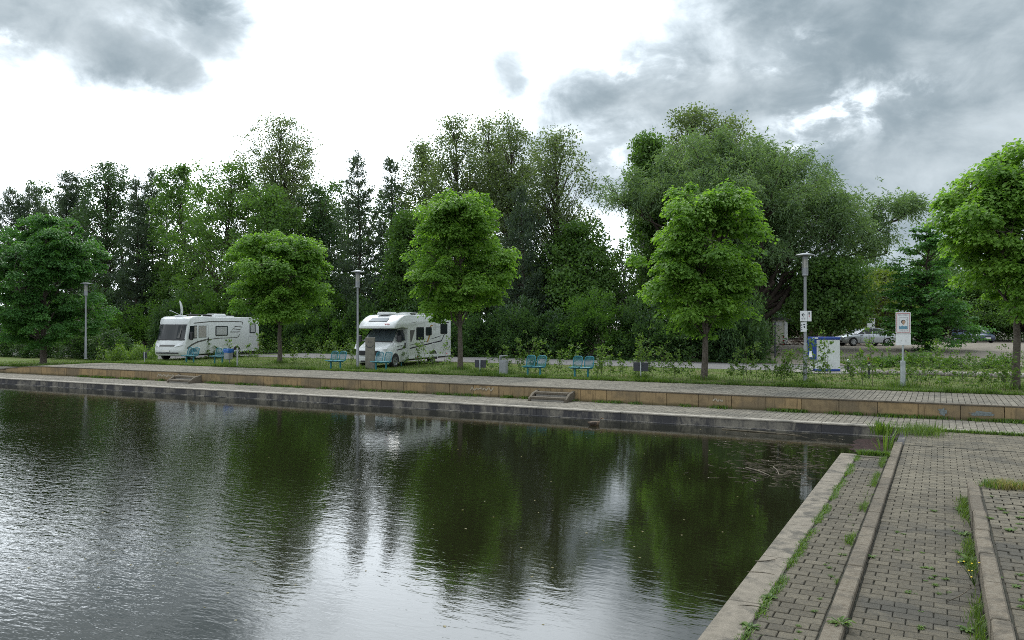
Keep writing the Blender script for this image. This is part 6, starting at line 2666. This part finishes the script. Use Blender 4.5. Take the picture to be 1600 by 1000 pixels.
def far_things():
    # utility hut
    D = 70.0
    u, v = at(1218, D)
    z = lawn_h(u, v)
    t = thing('utility_hut', 'small cream hut with a flat dark roof behind the parking entrance', 'hut', (u, v, z), R(28 + 8))
    b = MB()
    b.box((-.5, 1.2, 1.05), (2.4, 2.6, 2.10))
    b.build('wall', 'hut_wall', t, .01)
    b = MB()
    b.box((-.5, 1.2, 2.22), (2.8, 3.0, .24))
    b.build('roof', 'hut_roof', t, .02)
    b = MB()
    b.box((.40, -.115, 1.0), (.06, .03, 2.05))
    b.box((-.2, -.113, 1.75), (.7, .02, .35))
    b.build('vent', 'vent_grey', t)
    b = MB()
    b.box((.55, -.115, 1.0), (.24, .03, 1.9))
    b.build('corner_post', 'station_white', t)
    # post by the hut
    u, v = at(1224, 66)
    z = lawn_h(u, v)
    t = thing('marker_post', 'red and white marker post in front of the cream hut', 'post', (u, v, z))
    for k in range(5):
        b = MB()
        b.lathe([(.06, k * .16), (.06, k * .16 + .158)], 10)
        b.build('band', 'red_lens' if k % 2 == 0 else 'sign_white', t)
    # dark post at the entrance, left of the hut
    u, v = at(1211, 52)
    z = lawn_h(u, v)
    b = MB()
    b.lathe([(.05, 0), (.05, 2.4), (.03, 2.42)], 10)
    b.lathe([(.09, -.01), (.09, .05)], 10)
    tag(b.build('gate_post', 'board_dark', None, loc=(u, v, z)), 'tall dark post by the bushes at the parking entrance', 'post')
    # electric cabinet behind the silver car
    u, v = at(1361, 82)
    z = lawn_h(u, v)
    t = thing('electric_cabinet', 'tall white box standing behind the silver car', 'cabinet', (u, v, z), R(28 - 25))
    b = MB()
    b.box((0, 0, 1.15), (.75, .55, 2.3))
    b.build('housing', 'station_white', t, .02)
    b = MB()
    b.box((0, -.282, 1.1), (.62, .02, 1.9))
    b.box((.22, -.30, 1.1), (.04, .03, .2))
    b.build('door', 'sign_white', t, .004)
    b = MB()
    b.box((0, 0, 2.33), (.85, .65, .05))
    b.build('cap', 'vent_grey', t)
    # green container edge behind the logs
    u, v = at(1313, 74)
    z = lawn_h(u, v)
    t = thing('green_panel', 'bright green sloping board leaning behind the brushwood heap', 'board', (u, v, z), R(28))
    b = MB()
    b.prism([(-.6, .0), (.45, .0), (.45, 1.75), (.1, 1.3), (-.6, 1.0)], -.04, .04)
    b.build('panel', 'container_green', t, .005)
    b = MB()
    b.box((.42, .12, .85), (.06, .06, 1.7))
    b.build('post', 'bark', t)
    # heap of cut brushwood under the dark trees
    rng = np.random.default_rng(12)
    tb = Tubes()
    c0 = np.array([*at(1288, 66.5), 0])
    for k in range(420):
        a = rng.normal(0, 1.6)
        b_ = rng.normal(0, .5)
        u, v = c0[:2] + np.array([CY, SY]) * a + np.array([-SY, CY]) * b_
        top = max(.1, 1.5 * math.exp(-(a / 2.2) ** 2))
        z = lawn_h(u, v) + rng.uniform(.02, top)
        d = rng.standard_normal(3) * [1, 1, .45]
        d = d / np.linalg.norm(d) * rng.uniform(.3, 1.1)
        p = np.array([u, v, z])
        tb.add([p - d, p + rng.normal(0, .06, 3), p + d], rng.uniform(.008, .03), .006, 4)
    tag(link('brushwood_heap', tb.mesh('brushwood_heap', 'brush_wood')), 'heap of reddish brown brushwood under the dark trees by the hut', 'brushwood', None, 'stuff')
    # stones edging the second lawn strip
    rr = random.Random(6)
    sm = []
    for k in range(4):
        me = bpy.data.meshes.new('stone')
        bm = bmesh.new()
        bmesh.ops.create_icosphere(bm, subdivisions=2, radius=.22)
        for vv in bm.verts:
            vv.co *= 1 + rr.uniform(-.16, .16)
            vv.co.z *= .7
        bm.to_mesh(me)
        bm.free()
        me.shade_smooth()
        me.materials.append(MATS['rock'])
        sm.append(me)
    for k in range(34):
        px = 1335 + k * 8 + rr.uniform(-2, 2)
        u, v = at(px, DV(px, 40.6 + rr.uniform(-.15, .15)))
        o = link('stone', sm[k % 4], None, (u, v, lawn_h(u, v) + .08))
        o.rotation_euler = (0, 0, rr.uniform(0, 6))
        s = rr.uniform(.7, 1.25)
        o.scale = (s, s, s)
        tag(o, 'rounded grey stone in the row edging the road, %s from the service box' % ORD[k], 'stone', 'stones edging the road')


far_things()


def duck():
    u, v = G(929, 664.5, Z_WATER)
    t = thing('duck', 'small brown duck swimming along the far quay wall', 'duck', (u, v, Z_WATER - .03), R(28))
    rr = []
    for x, zc, ry, rz in ((-.21, .13, .012, .012), (-.17, .105, .045, .035), (-.10, .085, .085, .07), (0, .075, .10, .085), (.09, .08, .09, .08), (.14, .10, .06, .06), (.155, .15, .038, .04), (.165, .20, .034, .036),
                          (.18, .235, .036, .036), (.205, .24, .030, .03), (.225, .235, .012, .014)):
        rr.append([(x + (.0 if x < .14 else .01 * math.sin(a)), ry * math.cos(a), zc + rz * math.sin(a)) for a in [i * math.pi / 6 for i in range(12)]])
    b = MB()
    b.rings(rr)
    b.build('body', 'feather_brown', t, sm=60)
    for s in (-1, 1):
        b = MB()
        b.rings([[(x, s * (.085 * k + .02) + .012 * math.cos(a) * s, .10 + .05 * k * math.sin(a)) for a in [i * math.pi / 5 for i in range(10)]] for x, k in ((.08, .5), (.02, .95), (-.08, .85), (-.17, .2))])
        b.build('wing', 'feather_dark', t, sm=60)
    b = MB()
    b.box((.25, 0, .228), (.06, .026, .012), top=.7)
    b.build('bill', 'beak', t, .003)


duck()


# dry stalks lying on the paving
def twigs():
    rr = random.Random(2)
    for k, (px, py, z, lab) in enumerate(((1226, 956, Z_LOW, 'curved dry twig lying on the ledge paving near the viewer'), (1232, 902, Z_LOW, 'thin dry twig lying beside the joint of the quay edge'),
                                          (1505, 944, Z_PAVE, 'bent dry stalk lying at the foot of the low wall'), (1200, 880, Z_LOW + .006, 'dark twig lying on the pale quay edge'))):
        u, v = G(px, py, z)
        a = rr.uniform(0, 3)
        b = MB()
        pts = [(math.cos(a + .5 * (i / 5)) * .06 * i - .15, math.sin(a + .5 * (i / 5)) * .06 * i, .008 + (.03 * i if k == 2 else .002 * i)) for i in range(6)]
        b.tube(pts, [.005, .006, .005, .005, .004, .002], 6)
        o = b.build('twig', 'dead_reed', None, loc=(u, v, z))
        tag(o, lab, 'twig')


twigs()
